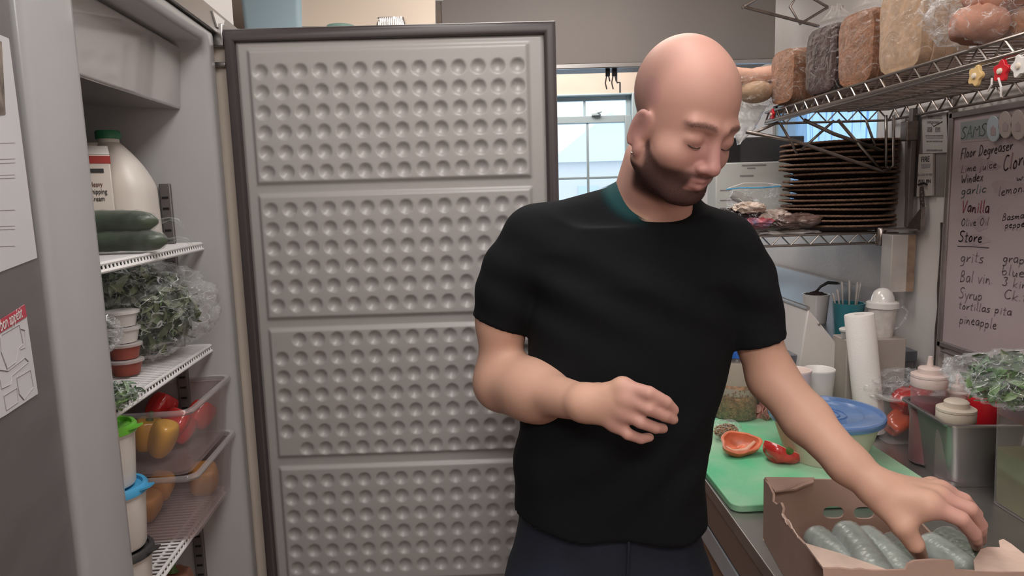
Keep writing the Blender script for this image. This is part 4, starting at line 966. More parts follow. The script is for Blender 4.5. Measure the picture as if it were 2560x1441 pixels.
topb = [f(*q) for q in ((1912, 1197), (2078, 1199), (2080, 1176), (2120, 1174), (2200, 1180), (2285, 1205))]
plate('back_wall', [A + up * .001] + topb + [D + up * (topb[-1][2] - CZ0), D + up * .001], [slot(2083, 1281), slot(2159, 1282)], T, A, d, up, 'card', box)
# folded flap on the back wall
zf = f(1912, 1197)[2]
g = G(); P = [aZ(1912, 1197, zf), aZ(2036, 1198, zf), aZ(2034, 1210, zf - .006), aZ(2010, 1218, zf - .009), aZ(1990, 1227, zf - .013), aZ(1965, 1229, zf - .013), aZ(1937, 1232, zf - .012)]; g.prism(P, (0, 0, .003)); g.build('top_flap', 'card', box)
f, d, n = planar(B, Cc)
zfr = f(2058, 1421)[2]
front = [f(*q) for q in ((2058, 1421), (2098, 1420), (2128, 1424), (2150, 1422), (2180, 1426), (2262, 1424), (2268, 1410), (2284, 1402), (2330, 1399), (2382, 1402), (2386, 1424), (2440, 1428), (2500, 1430), (2560, 1429))]
plate('front_wall', [B + up * .001] + front + [Cc + up * (front[-1][2] - CZ0), Cc + up * .001], [], T, B, d, up, 'card', box)
f2, d2, n2 = planar(D, Cc)
plate('right_wall', [D + up * .001, D + up * .075, D * .6 + Cc * .4 + up * .055, D * .3 + Cc * .7 + up * .06, Cc + up * .10, Cc + up * .001], [], T, D, d2, up, 'card', box)
g = G(); g.prism([A + up * .0015, B + up * .0015, Cc + up * .0015, D + up * .0015], (0, 0, .003)); g.build('bottom', 'card', box)
g = G(); P = [aZ(2012, 1358, zfr - .002), aZ(2058, 1420, zfr - .001), aZ(2216, 1424, zfr - .001), aZ(2170, 1408, zfr - .003), aZ(2100, 1384, zfr - .004)]; g.prism(P, (0, 0, -.003)); g.build('front_flap', 'card_light', box)
g = G(); P = [aZ(*q, zfr - .002) for q in ((2437, 1428), (2434, 1402), (2452, 1374), (2470, 1368), (2500, 1369), (2497, 1352), (2508, 1348), (2528, 1360), (2566, 1390), (2600, 1430))]; g.prism(P, (0, 0, -.003)); g.build('right_flap', 'card_light', box)
CK = [((2030, 1332), (2112, 1412), .023, 'cucumber_pale', 'leftmost wrapped cucumber in the torn box'), ((2108, 1318), (2186, 1432), .025, 'cucumber_pale', 'second wrapped cucumber from the left in the box'),
      ((2152, 1330), (2256, 1440), .025, 'cucumber_pale', 'third wrapped cucumber from the left, dark spot near its end'), ((2225, 1345), (2268, 1425), .020, 'cucumber', 'dark wrapped cucumber just left of the thumb'),
      ((2312, 1352), (2410, 1432), .024, 'cucumber_pale', 'wrapped cucumber under the palm in the box'), ((2352, 1335), (2446, 1425), .025, 'cucumber', 'rightmost wrapped cucumber, held by the reaching fingers')]
for i, (a_, b_, r_, m_, lab) in enumerate(CK):
    zc = CZ0 + .028 + r_ + (.012 if i in (1, 4) else 0)
    a3 = aZ(*a_, zc + r_ * .3); b3 = aZ(*b_, zc); a3[2] = zc; b3[2] = zc; dd = b3 - a3; L_ = np.linalg.norm(dd) + .03
    wrapped_cuke(lab, a3 + dd * 0, math.atan2(-dd[1], -dd[0]), m_, L=L_, r=r_, tail=False, group='wrapped cucumbers in the torn box')

# ------------------------------------------------------------------ wall-hung wire shelf with bread
us = thing('wall_wire_shelf', 'long chrome wire shelf on the right wall loaded with bread', 'wire shelf', (1.0, 1.3, 1.745))
SX, SB, SY0, SY1, SZ = .80, 1.172, .55, 2.13, 1.745
def truss(g, a, b, h, n, r=.0028):
    a = np.array(a, float); b = np.array(b, float); g.tube([a, b], r * 1.3, 8); g.tube([a + [0, 0, h], b + [0, 0, h]], r * 1.2, 8)
    pts = [a + (b - a) * (i / n) + np.array([0, 0, h * (i % 2)]) for i in range(n + 1)]; g.tube(pts, r, 6)
g = G(); truss(g, (SX, SY0, SZ), (SX, SY1, SZ), .032, 52); g.build('front_truss', 'chrome', us)
g = G(); truss(g, (SB, SY0, SZ), (SB, SY1, SZ), .032, 52); g.build('rear_truss', 'chrome_dull', us)
g = G(); truss(g, (SX, SY1, SZ), (SB, SY1, SZ), .032, 12); g.build('end_truss', 'chrome_dull', us)
g = G()
for y in np.arange(SY0, SY1, .026): g.tube([(SX, y, SZ + .033), (SB, y, SZ + .033)], .0019, 5)
for x in (SX + .12, SX + .25): g.tube([(x, SY0, SZ + .029), (x, SY1, SZ + .029)], .003, 6)
g.build('deck_wires', 'chrome_dull', us)
g = G(); g.tube([(SX - .014, SY0, SZ + .003), (SX - .014, SY1 - .05, SZ + .003)], .0042, 10); g.build('price_rail', 'chrome', us)
for yb in (2.045, ):
    w = lambda px, py: aY(px, py, yb)
    g = G(); g.tube([w(1865, 330), w(1985, 352), w(2205, 428), w(2225, 424)], .0055, 8); g.build('brace', 'chrome_dull', us, smooth=180)
    g = G(); g.tube([w(2095, 300), w(2150, 365), w(2205, 428)], .0050, 8); g.build('brace', 'chrome', us, smooth=180)
    g = G(); g.tube([w(2215, 288), w(2215, 420)], .0045, 8); g.tube([w(2215, 288), w(2215, 415), w(2222, 424), w(2233, 415), w(2234, 288)], .0045, 8); g.build('bracket_loop', 'chrome', us, smooth=180)
    g = G(); g.tube([w(1948, 305), w(1978, 355), w(1992, 385)], .0038, 8); g.tube([w(2085, 302), w(2003, 375)], .0038, 8); g.tube([w(2010, 300), w(2085, 335), w(2200, 375)], .0055, 8); g.tube([w(1880, 335), w(1945, 306)], .004, 8); g.tube([w(2165, 300), w(2190, 372)], .0038, 8)
    g.build('cross_rods', 'chrome_dull', us, smooth=180)
for (px, py, c_, lab) in ((2436, 190, 'yellow_tag', 'small yellow ruffled clip on the shelf rail'), (2500, 178, 'red_plastic', 'small red ruffled clip on the shelf rail'), (2546, 165, 'white', 'small white ruffled clip at the right end of the rail'), (1928, 286, 'red_plastic', 'small red clip at the far end of the shelf rail')):
    q = aX(px, py, SX - .02); k_ = .016 if px > 2000 else .014
    t = thing('rail_clip', lab, 'clip', q); g = G(); poly = []
    for a in np.linspace(0, 2 * math.pi, 41)[:-1]:
        rr_ = k_ * (1 + .16 * math.sin(5 * a + px)) / 1.05; poly.append((q[0], q[1] + rr_ * math.cos(a), q[2] + rr_ * math.sin(a)))
    g.prism(poly, (.006, 0, 0)); g.build('clip_face', c_, t, bevel=.001)
    g = G(); g.lathe([(0, 0), (.005, 0), (.004, .003), (0, .004)], (q[0], q[1], q[2]), 12, axis=(-1, 0, 0)); g.build('clip_knob', 'cream_cap', t)
# hanging ribbons and bag ends
t = thing('hanging_ribbon', 'thin pale ribbon ends hanging below the red clip', 'ribbon', aX(2498, 200, SX)); g = G()
for a_, b_ in (((2480, 195), (2470, 228)), ((2496, 195), (2502, 242))): g.tube([aX(*a_, SX - .024), aX((a_[0] + b_[0]) / 2 + 4, (a_[1] + b_[1]) / 2, SX - .024), aX(*b_, SX - .02)], .0016, 6)
g.build('ribbon', 'white', t)

def slab_loaf(label, px, py, Y, w, h, dep, m, crust, n=9, rotz=0, tilt=0, seed=1, bag=True, top=0.0, name='bagged_loaf'):
    q = aY(px, py, Y); base = np.array([q[0], q[1], SZ + .0385]); t = thing(name, label, 'bread', base, 'bagged bread on the upper wire shelf'); rs = random.Random(seed)
    R = rotm(tilt, 0, rotz); g = G(); gc = G()
    for i in range(n):
        x0_ = -w / 2 + w * i / n; x1_ = x0_ + w / n * .93; sc = 1 - rs.uniform(0, .03) - (.05 if i in (0, n - 1) else 0); dz = rs.uniform(-.001, .001)
        prof = []
        for a in np.linspace(0, 2 * math.pi, 33)[:-1]:
            c_, s_ = math.cos(a), math.sin(a); e = 5; r_ = 1 / ((abs(c_) ** e + abs(s_) ** e) ** (1 / e))
            yy = c_ * r_ * dep / 2 * sc; zz = s_ * r_ * h / 2 * sc
            if zz > 0: yy *= 1 + .05 * math.sin(zz / h * 2 * math.pi)
            prof.append((yy, zz + h / 2 + dz))
        V = [base + R @ np.array([x0_, y, z]) for y, z in prof] + [base + R @ np.array([x1_, y, z]) for y, z in prof]
        V += [base + R @ np.array([x0_ - .001, y * .93, (z - h / 2) * .93 + h / 2]) for y, z in prof] + [base + R @ np.array([x1_ + .001, y * .93, (z - h / 2) * .93 + h / 2]) for y, z in prof]
        k_ = len(prof); g.add(V, [(j, (j + 1) % k_, k_ + (j + 1) % k_, k_ + j) for j in range(k_)], 1)
        g.add([V[j] for j in range(4 * k_)], [(2 * k_ + j, 2 * k_ + (j + 1) % k_, (j + 1) % k_, j) for j in range(k_)] + [(3 * k_ + j, 3 * k_ + (j + 1) % k_, k_ + (j + 1) % k_, k_ + j) for j in range(k_)] + [tuple(range(2 * k_, 3 * k_))[::-1], tuple(range(3 * k_, 4 * k_))], 0)
    g.build('loaf', [m, crust], t, smooth=50, fix=False)
    if bag:
        c = base + R @ np.array([0, 0, h * .52]); gb_ = G(); nu, nv = 90, 70
        def fn(u, v):
            a = 2 * math.pi * u; zz = -1 + 2.0 * v; k_ = (1 - abs(zz) ** 7) ** .5 if abs(zz) < 1 else 0
            c_, s_ = math.cos(a), math.sin(a); r_ = 1 / ((abs(c_) ** 4 + abs(s_) ** 4) ** .25)
            qn = Vector((c_ * 1.6 + seed, s_ * 1.6, zz * 2.2)); f_ = 1 - abs(mnoise.noise(qn * 1.3)) * 2; f2_ = 1 - abs(mnoise.noise(qn * 4.0)) * 2
            f3_ = 1 - abs(mnoise.noise(qn * 9.0)) * 2; k2 = 1 + .03 * f_ + .022 * f2_ + .012 * f3_
            z3 = zz * h * .535
            return c + R @ np.array([c_ * r_ * (w / 2 + .007) * k_ * k2, s_ * r_ * (dep / 2 + .007) * k_ * k2, z3])
        gb_.grid(fn, nu, nv, closeu=True)
        if top:                                  # gathered neck of the bag
            c2 = base + R @ np.array([0, 0, h * 1.05])
            def fn2(u, v):
                a = 2 * math.pi * u; c_, s_ = math.cos(a), math.sin(a); f_ = 1 + .25 * math.sin(9 * a + seed) * v
                rr_ = (1 - v) ** 1.3 * .8 + .14 + .25 * max(0, v - .7)
                return c2 + R @ np.array([c_ * w / 2 * rr_ * f_, s_ * dep / 2 * rr_ * f_, v * top])
            gb_.grid(fn2, 60, 16, closeu=True)
        gb_.build('bag', 'bread_bag', t, smooth=180)
    return t
slab_loaf('light brown sliced loaf in clear bag, farthest left on the shelf', 1997, 232, 2.0, .100, .150, .13, 'bread_brown', 'bread_brown', 7, .1, seed=1)
slab_loaf('dark rye loaf in clear bag, second from the left', 2084, 245, 1.83, .080, .175, .125, 'bread_dark', 'bread_dark', 5, .2, seed=2, top=.04)
slab_loaf('tall brown sliced loaf in clear bag, third from the left', 2185, 225, 1.68, .105, .172, .13, 'bread_brown', 'bread_brown', 6, .15, seed=3, top=.05)
slab_loaf('tall pale loaf in clear bag, between the brown loaf and the rolls', 2305, 190, 1.50, .108, .185, .14, 'bread_light', 'bread_light', 4, .1, seed=4)
# bag of rolls
q = aY(2480, 130, 1.22); base = np.array([q[0] + .02, q[1], SZ + .04])
t = thing('bag_of_rolls', 'clear bag of browned rolls at the right end of the shelf', 'bread', base, 'bagged bread on the upper wire shelf'); t['_o'] = [float(x) for x in base]
for k, (ox, oy, oz, r_) in enumerate(((-.045, 0, .035, .042), (.035, .01, .035, .045), (-.01, .01, .085, .045), (.06, .0, .09, .045), (.10, -.01, .04, .045))):
    def fn(u, v, ox=ox, oy=oy, oz=oz, r_=r_):
        a = 2 * math.pi * u; b = math.pi * (v - .5); q_ = Vector((math.cos(a) * 2, math.sin(a) * 2, v * 4 + ox * 40)); w_ = 1 + .16 * mnoise.noise(q_) + .05 * mnoise.noise(q_ * 3)
        return base + np.array([ox + r_ * 1.1 * w_ * math.cos(b) * math.cos(a), oy + r_ * w_ * math.cos(b) * math.sin(a), oz + r_ * .78 * w_ * math.sin(b)])
    g = G(); g.grid(fn, 30, 18, closeu=True); g.build('roll', 'bread_brown' if k % 2 else 'bread_pink', t, smooth=180)
crumple(base + np.array([.02, 0, .065]), (.130, .088, .080), 41, .13, flat_z=base[2], fr=.9, hi=.06).build('bag', 'film', t, smooth=180)
# pinkish bags at the far end
q = aY(1880, 235, 2.08)
t = thing('crumpled_food_bag', 'crumpled glossy bag with pinkish buns at the far shelf end', 'bag', (q[0], q[1], SZ + .04)); t['_o'] = [float(q[0]), float(q[1]), SZ + .04]
c = np.array([q[0] + .01, q[1], SZ + .087])
g = G(); g.grid(lambda u, v: c + np.array([.052 * math.cos(math.pi * (v - .5)) * math.cos(6.2832 * u), .05 * math.cos(math.pi * (v - .5)) * math.sin(6.2832 * u), .032 * math.sin(math.pi * (v - .5))]), 30, 18, closeu=True); g.build('bun', 'bread_light', t, smooth=180)
crumple(c, (.068, .06, .048), 51, .17, fr=.9, hi=.08).build('bag', 'bread_bag', t, smooth=180)
q = aY(1880, 190, 2.08); t = thing('striped_bun_pack', 'long salmon striped pack lying behind the crumpled bag', 'pack', q)
g = G(); g.tube([q + np.array([-.09 + .018 * i, 0, .003 * math.sin(i)]) for i in range(12)], [.012] + [.024 + .0015 * (i % 2) for i in range(10)] + [.014], 16); g.build('pack', mat('salmon_wrap', (.70, .42, .32), .4, nvar=.1, nscale=50), t, smooth=180)
q = aY(1872, 305, 2.09); t = thing('hanging_plastic_bag', 'empty cloudy plastic bag hanging off the far shelf end', 'bag', q); t['_o'] = [float(x) for x in q]
def fn(u, v):
    # v: 0 top .. 1 bottom point
    L0, R0 = aY(1850, 255, 2.09), aY(1915, 268, 2.09); Lm, Rm = aY(1832, 330, 2.09), aY(1888, 322, 2.09); tip_ = aY(1846, 362, 2.09)
    if v < .65: s_ = v / .65; a = L0 * (1 - s_) + Lm * s_; b = R0 * (1 - s_) + Rm * s_
    else: s_ = (v - .65) / .35; a = Lm * (1 - s_) + tip_ * s_; b = Rm * (1 - s_) + tip_ * s_
    s2 = .5 - .5 * math.cos(2 * math.pi * u); p_ = a * (1 - s2) + b * s2
    return p_ + np.array([0, .014 * math.sin(2 * math.pi * u) + .006 * mnoise.noise(Vector((u * 9, v * 7, 1))), 0])
g = G(); g.grid(fn, 60, 30, closeu=True); g.build('bag', 'bag_white', t, smooth=180)

# ------------------------------------------------------------------ lower wire shelf with plates
ls2 = thing('short_wire_shelf', 'short dull wire shelf below the bread, stacked with wicker plates', 'wire shelf', (.93, 2.25, 1.385))
LZ = 1.383; LX0, LX1, LY0, LY1 = .74, 1.135, 2.06, 2.75
g = G(); truss(g, (LX0, LY0, LZ), (LX1 - .02, LY0, LZ), .030, 13, .003); g.build('front_truss', 'chrome', ls2)
g = G(); truss(g, (LX0, LY0, LZ), (LX0, LY1, LZ), .030, 24); g.build('side_truss', 'chrome_dull', ls2)
g = G()
for y in np.arange(LY0, LY1, .024): g.tube([(LX0, y, LZ + .031), (LX1, y, LZ + .031)], .002, 5)
g.build('deck_wires', 'chrome_dull', ls2)
g = G(); g.lathe([(.013, 0), (.016, .004), (.016, .05), (.013, .054)], (LX1 - .01, LY0, LZ - .008), 16); g.build('corner_sleeve', 'chrome', ls2)
g = G(); g.box((1.135, LY0, LZ), (1.178, LY0 + .02, LZ + .03)); g.build('wall_bracket', 'chrome_dull', ls2)
cl_, cr_ = aY(1958, 470, 2.24), aY(2238, 470, 2.24); pcx = (cl_[0] + cr_[0]) / 2 + .004; pr_ = (cr_[0] - cl_[0]) / 2
rw = random.Random(11); NP = 17; z_ = LZ + .035
first = None
labs = ['lowest', 'second from bottom', 'third from bottom', 'fourth from bottom', 'fifth from bottom', 'sixth from bottom', 'seventh from bottom', 'eighth from bottom', 'middle one', 'eighth from top', 'seventh from top', 'sixth from top', 'fifth from top', 'fourth from top', 'third from top', 'second from top', 'topmost']
for i in range(NP):
    if first is None:
        first = thing('wicker_plate', 'dark round woven wicker plate, lowest of the tall stack', 'plate', (pcx, 2.24, z_), 'wicker plates stacked on the short shelf')
        g = G(); g.lathe([(0, 0), (pr_ * .70, 0), (pr_ * .78, .005), (pr_ * .97, .014), (pr_ * .97, .018), (pr_ * .76, .009), (pr_ * .68, .004), (0, .004)], (pcx, 2.24, z_), 72); g.build('weave', 'wicker', first, smooth=50)
        g = G(); g.tube([(pcx + pr_ * .985 * math.cos(a), 2.24 + pr_ * .985 * math.sin(a), z_ + .016 + .0004 * math.sin(a * 90)) for a in np.linspace(0, 2 * math.pi, 361)[:-1]], .0033, 8, closed=True); g.build('rim', 'wicker_rim', first, smooth=180)
        o = first
    else:
        o = dup(first, 'dark round woven wicker plate, %s of the tall stack' % labs[i], (rw.uniform(-.010, .010), rw.uniform(-.008, .008), i * .0157 + rw.uniform(-.001, .001)))
        o.rotation_euler = (rw.uniform(-.02, .02), rw.uniform(-.02, .02), rw.uniform(0, 6))

# upright posts
pst = thing('shelf_wall_post', 'grey steel wall upright carrying the wire shelves', 'shelf post', (1.16, 2.0, 1.43))
g = G(); g.box((1.162, 1.990, 1.432), (1.178, 2.008, 1.765)); g.build('post', mat('grey_paint', (.17, .15, .14), .45, .3, nvar=.15, nscale=20), pst, bevel=.002)
g = G(); g.box((1.145, 1.984, 1.675), (1.180, 2.018, 1.730)); g.build('clamp', 'chrome_dull', pst, bevel=.003)
g = G(); g.prism([(1.176, 2.005, 1.425), (1.176, 1.93, 1.425), (1.176, 1.93, 1.49)], (-.012, 0, 0)); g.prism([(1.178, 2.03, 1.425), (1.178, 1.93, 1.425), (1.10, 2.0, 1.425)], (0, 0, .004)); g.build('gusset', 'chrome_dull', pst)
q0 = aX(2222, 740, 1.12); q1 = aX(2289, 742, 1.12)
t = thing('wall_box', 'plain white painted box fixed to the wall below the shelf post', 'box', (1.15, 2.0, 1.25))
g = G(); za, zb2 = 1.246, 1.412; g.box((1.112, 1.975, za), (1.178, 2.03, zb2)); g.build('box', mat('box_paint', (.50, .455, .43), .5, nvar=.15, nscale=9), t, bevel=.002)
g = G(); g.box((1.158, 1.9735, za + .001), (1.1795, 1.98, zb2 - .001)); g.build('stained_edge', mat('box_stain', (.27, .18, .13), .7, nvar=.3, nscale=25), t)

# things on the short shelf left of the plates
def ybox(name, label, cat, pa, pb, Y, dep, m, zmin=None):
    a, b = aY(*pa, Y), aY(*pb, Y); z0_ = b[2] if zmin is None else zmin; t = thing(name, label, cat, ((a[0] + b[0]) / 2, Y, z0_)); g = G(); g.box((a[0], Y, z0_), (b[0], Y + dep, a[2])); g.build('body', m, t, bevel=.004); return t, a, b
t, a, b = ybox('white_carton', 'flat white printed carton behind the plastic pouch', 'carton', (1790, 408), (1975, 560), 2.42, .10, mat('pale_carton', (.55, .56, .53), .6, nvar=.03), zmin=LZ + .034)
g = G()
for (x_, y_, w_, h_) in ((1855, 412, 60, 3), (1868, 419, 20, 2), (1850, 438, 34, 3), (1800, 475, 30, 2), (1800, 500, 40, 2), (1800, 520, 40, 2)):
    p_ = aY(x_, y_, 2.4185); w3 = w_ / FPX * 2.4; g.box((p_[0], 2.4185, p_[2] - h_ / FPX * 2.4), (p_[0] + w3, 2.4195, p_[2]))
g.build('print', 'grey_ink', t)
kt, a, b = ybox('black_box', 'black plastic box standing on the white carton', 'box', (1812, 345), (2010, 404), 2.44, .07, 'dark_grey', zmin=aY(1790, 408, 2.42)[2] + .001)
g = G(); g.box((a[0] - .004, 2.433, aY(1790, 408, 2.42)[2] + .002), (a[0] + .05, 2.439, a[2] - .004)); g.build('side_panel', 'black', kt, bevel=.002)
q = aY(1888, 500, 2.16); t = thing('zip_pouch', 'clear zip pouch with a blue slide and a small bottle inside', 'pouch', (q[0], q[1], LZ + .04)); t['_o'] = [float(q[0]), float(q[1]), LZ + .04]
def zp(u, v):
    l0, r0, l1, r1 = aY(1816, 560, 2.17), aY(1960, 565, 2.17), aY(1818, 472, 2.17), aY(1950, 460, 2.17)
    p_ = (l0 * (1 - v) + l1 * v) * (1 - u) + (r0 * (1 - v) + r1 * v) * u
    return p_ + np.array([0, -.02 * math.sin(math.pi * v) * math.sin(math.pi * u) - .008 * mnoise.noise(Vector((u * 6, v * 5, 3))), 0])
g = G(); g.grid(zp, 50, 30); g.grid(lambda u, v: zp(u, v) * np.array([1, 0, 1]) + np.array([0, 2.185, 0]), 10, 10); g.build('pouch', 'film', t, smooth=180)
g = G(); g.tube([aY(1816, 474, 2.165), aY(1850, 470, 2.16), aY(1900, 470, 2.16), aY(1952, 466, 2.165)], .0022, 6); g.build('zip', 'blue_lid', t); g = G(); g.tube([aY(1818, 472, 2.17), aY(1860, 458, 2.17), aY(1910, 458, 2.17), aY(1952, 463, 2.17)], .0018, 6); g.build('top_edge', 'white', t)
g = G(); a_, b_ = aY(1828, 486, 2.18), aY(1880, 508, 2.18); g.tube([a_, a_ * .8 + b_ * .2, b_ * .9 + a_ * .1, b_], [.010, .016, .016, .007], 14); g.build('small_bottle', mat('grey_bottle', (.36, .34, .32), .4), t, smooth=50)
rc = random.Random(19)
CB = [((1850, 540), (.05, .045, .030), mat('bag_dark', (.03, .022, .025), .25, coat=.6), 'black crumpled snack bag with red lettering colours at the shelf front', 61),
      ((1885, 556), (.045, .04, .022), mat('bag_blue_red', (.16, .18, .30), .25, nvar=.9, nscale=24, coat=.6, col2=(.6, .08, .07)), 'blue and red crumpled wrapper at the left of the shelf heap', 62),
      ((1925, 548), (.06, .05, .032), mat('bag_pale', (.50, .40, .35), .35, nvar=.25, nscale=20, coat=.4), 'pale pinkish crumpled paper bag in the middle of the shelf heap', 63),
      ((1985, 552), (.065, .05, .026), mat('bag_brown', (.16, .10, .085), .3, nvar=.4, nscale=18, coat=.6), 'dark brown crumpled bag against the wicker plates', 64),
      ((1960, 582), (.085, .045, .011), mat('bag_white_flat', (.55, .50, .47), .35, nvar=.15, nscale=22, coat=.4), 'flat white crumpled bag hanging over the shelf edge', 65),
      ((1870, 520), (.04, .035, .02), mat('bag_cream', (.60, .48, .40), .35, nvar=.15, nscale=22, coat=.4), 'cream crumpled bag behind the black snack bag', 66)]
for (px, py), r3, m_, lab, sd in CB:
    q = aY(px, py, 2.10 + (.02 if sd % 2 else -.005)); t = thing('crumpled_bag', lab, 'bag', q, 'crumpled bags on the short wire shelf'); t['_o'] = [float(x) for x in q]
    crumple(q, np.array(r3) * np.array([1.1, 1, .9]), sd, .20, fr=.62, hi=.05).build('bag', m_, t, smooth=180)

# ------------------------------------------------------------------ whiteboard and notices on the right wall
WX = 1.19
wb = thing('whiteboard', 'large whiteboard shopping list with pinkish smears on the right wall', 'whiteboard', (WX, 1.4, 1.12)); wb['_o'] = [WX, 1.4, 1.12]
y1_ = 1.835; y0_ = .95; z0_, z1_ = 1.128, 1.722
g = G(); g.box((WX - .010, y0_, z0_), (WX - .001, y1_, z1_)); g.build('panel', 'board_face', wb)
g = G(); fw = .012
for a, b in (((WX - .016, y0_ - fw, z0_ - fw), (WX - .001, y1_ + fw, z0_ + .004)), ((WX - .016, y0_ - fw, z1_ - .004), (WX - .001, y1_ + fw, z1_ + fw)), ((WX - .016, y1_ - .004, z0_ - fw), (WX - .001, y1_ + fw, z1_ + fw)), ((WX - .016, y0_ - fw, z0_ - fw), (WX - .001, y0_ + .004, z1_ + fw))): g.box(a, b)
g.build('frame', 'board_frame', wb, bevel=.003)
g = G(); g.box((WX - .035, y0_ - .01, z0_ - .018), (WX - .006, 1.80, z0_ - .011)); g.build('pen_tray', 'board_frame', wb, bevel=.002)
FX = WX - .0104
def blob(px, py, wx, wy, m, name='smear', n=28, sd=0):
    c_ = aX(px, py, FX); g = G(); poly = []
    for a in np.linspace(0, 2 * math.pi, n + 1)[:-1]:
        p_ = aX(px + wx * math.cos(a) * (1 + .2 * math.sin(3 * a + sd)), py + wy * math.sin(a) * (1 + .2 * math.cos(4 * a + sd)), FX - sd * 1e-5); poly.append(p_)
    g.prism(poly, (-.0002, 0, 0)); g.build(name, m, wb)
g = G(); g.prism([aX(*q_, FX) for q_ in ((2402, 306), (2560, 284), (2560, 338), (2402, 352))], (-.0002, 0, 0)); g.build('smear', 'board_teal', wb)
g = G(); g.prism([aX(*q_, FX) for q_ in ((2402, 352), (2560, 338), (2560, 344), (2402, 357))], (-.0003, 0, 0)); g.build('divider_line', 'smudge', wb)
for i, (x_, y_, a_, b_) in enumerate(((2450, 410, 36, 14), (2520, 470, 44, 18), (2530, 545, 36, 34), (2455, 420, 50, 8), (2450, 560, 20, 18), (2440, 600, 34, 12))): blob(x_, y_, a_, b_, 'smudge', sd=i + 1)
GL = {'S': (.6, [[(.55, .9), (.3, 1), (.08, .85), (.12, .62), (.45, .45), (.5, .18), (.25, 0), (0, .1)]]), 'A': (.65, [[(0, 0), (.3, 1), (.6, 0)], [(.12, .4), (.5, .4)]]), 'M': (.8, [[(0, 0), (.08, 1), (.38, .4), (.66, 1), (.75, 0)]]),
      'F': (.5, [[(.05, 0), (.1, 1), (.5, 1)], [(.08, .55), (.4, .55)]]), 'D': (.65, [[(.08, 0), (.08, 1), (.4, .9), (.58, .5), (.4, .1), (.0, 0)]]), 'L': (.5, [[(.1, 1), (.05, 0), (.48, .02)]]), 'C': (.6, [[(.5, .9), (.25, 1), (.03, .6), (.1, .15), (.35, 0), (.55, .15)]]),
      'W': (.8, [[(0, .95), (.18, 0), (.38, .7), (.55, 0), (.75, 1)]]), 'V': (.6, [[(0, 1), (.2, 0), (.55, 1)]]), 'O': (.65, [[(.3, 1), (.05, .7), (.05, .3), (.3, 0), (.55, .3), (.55, .75), (.3, 1)]]), 'B': (.6, [[(.08, 0), (.08, 1), (.4, .95), (.42, .6), (.1, .52), (.5, .4), (.48, .08), (.08, 0)]]),
      'P': (.55, [[(.08, 0), (.08, 1), (.45, .9), (.42, .55), (.08, .48)]]), 'a': (.5, [[(.42, .5), (.15, .55), (.02, .25), (.15, 0), (.38, .15), (.42, .5), (.46, 0)]]), 'b': (.48, [[(.05, 1), (.05, 0), (.35, .05), (.42, .3), (.25, .5), (.05, .3)]]), 'c': (.42, [[(.38, .45), (.15, .52), (.02, .25), (.15, 0), (.4, .1)]]),
      'd': (.5, [[(.4, .45), (.12, .5), (.03, .2), (.2, 0), (.4, .2), (.42, 1), (.45, 0)]]), 'e': (.45, [[(.05, .28), (.4, .3), (.3, .52), (.08, .42), (.05, .12), (.25, 0), (.42, .08)]]), 'g': (.5, [[(.4, .45), (.15, .52), (.03, .25), (.2, .02), (.4, .2), (.42, .5), (.4, -.3), (.1, -.35)]]),
      'f': (.35, [[(.33, .95), (.18, 1), (.12, .8), (.1, 0)], [(0, .52), (.3, .54)]]), 'i': (.22, [[(.1, .5), (.1, 0)], [(.1, .68), (.12, .74)]]), 'j': (.25, [[(.15, .5), (.12, -.3), (-.05, -.3)], [(.15, .68), (.17, .74)]]), 'k': (.45, [[(.05, 1), (.05, 0)], [(.38, .5), (.07, .22), (.42, 0)]]), 'l': (.22, [[(.1, 1), (.08, .1), (.18, 0)]]), 'm': (.7, [[(.05, .5), (.05, 0), (.08, .4), (.25, .52), (.32, 0), (.36, .4), (.52, .52), (.62, 0)]]),
      'n': (.5, [[(.05, .5), (.05, 0), (.1, .38), (.3, .52), (.42, 0)]]), 'o': (.45, [[(.2, .52), (.03, .3), (.1, .02), (.32, .05), (.4, .35), (.2, .52)]]), 'p': (.48, [[(.05, .5), (.05, -.35)], [(.05, .35), (.3, .52), (.42, .25), (.25, 0), (.06, .1)]]), 'r': (.36, [[(.05, .5), (.07, 0), (.1, .35), (.34, .5)]]),
      's': (.4, [[(.35, .48), (.1, .48), (.08, .3), (.35, .2), (.3, 0), (.02, .04)]]), 't': (.35, [[(.15, .85), (.13, .05), (.3, 0)], [(0, .55), (.33, .57)]]), 'u': (.48, [[(.05, .5), (.08, .05), (.3, .02), (.4, .5), (.43, 0)]]), 'v': (.42, [[(0, .5), (.18, 0), (.4, .52)]]), 'w': (.6, [[(0, .5), (.14, 0), (.3, .4), (.42, 0), (.58, .5)]]),
      'x': (.42, [[(.02, .5), (.4, 0)], [(.38, .5), (.02, 0)]]), 'y': (.45, [[(.03, .5), (.2, .05)], [(.42, .5), (.12, -.35)]]), 'z': (.42, [[(.03, .5), (.38, .5), (.03, 0), (.4, .02)]]), '.': (.2, [[(.08, 0), (.1, .04)]]), '3': (.5, [[(.05, .9), (.3, 1), (.42, .8), (.2, .55), (.45, .35), (.3, 0), (.02, .1)]]), ' ': (.35, []), '/': (.35, [[(.3, 1), (.02, 0)]]), "'": (.2, [[(.1, 1), (.08, .8)]])}
rh = random.Random(4)
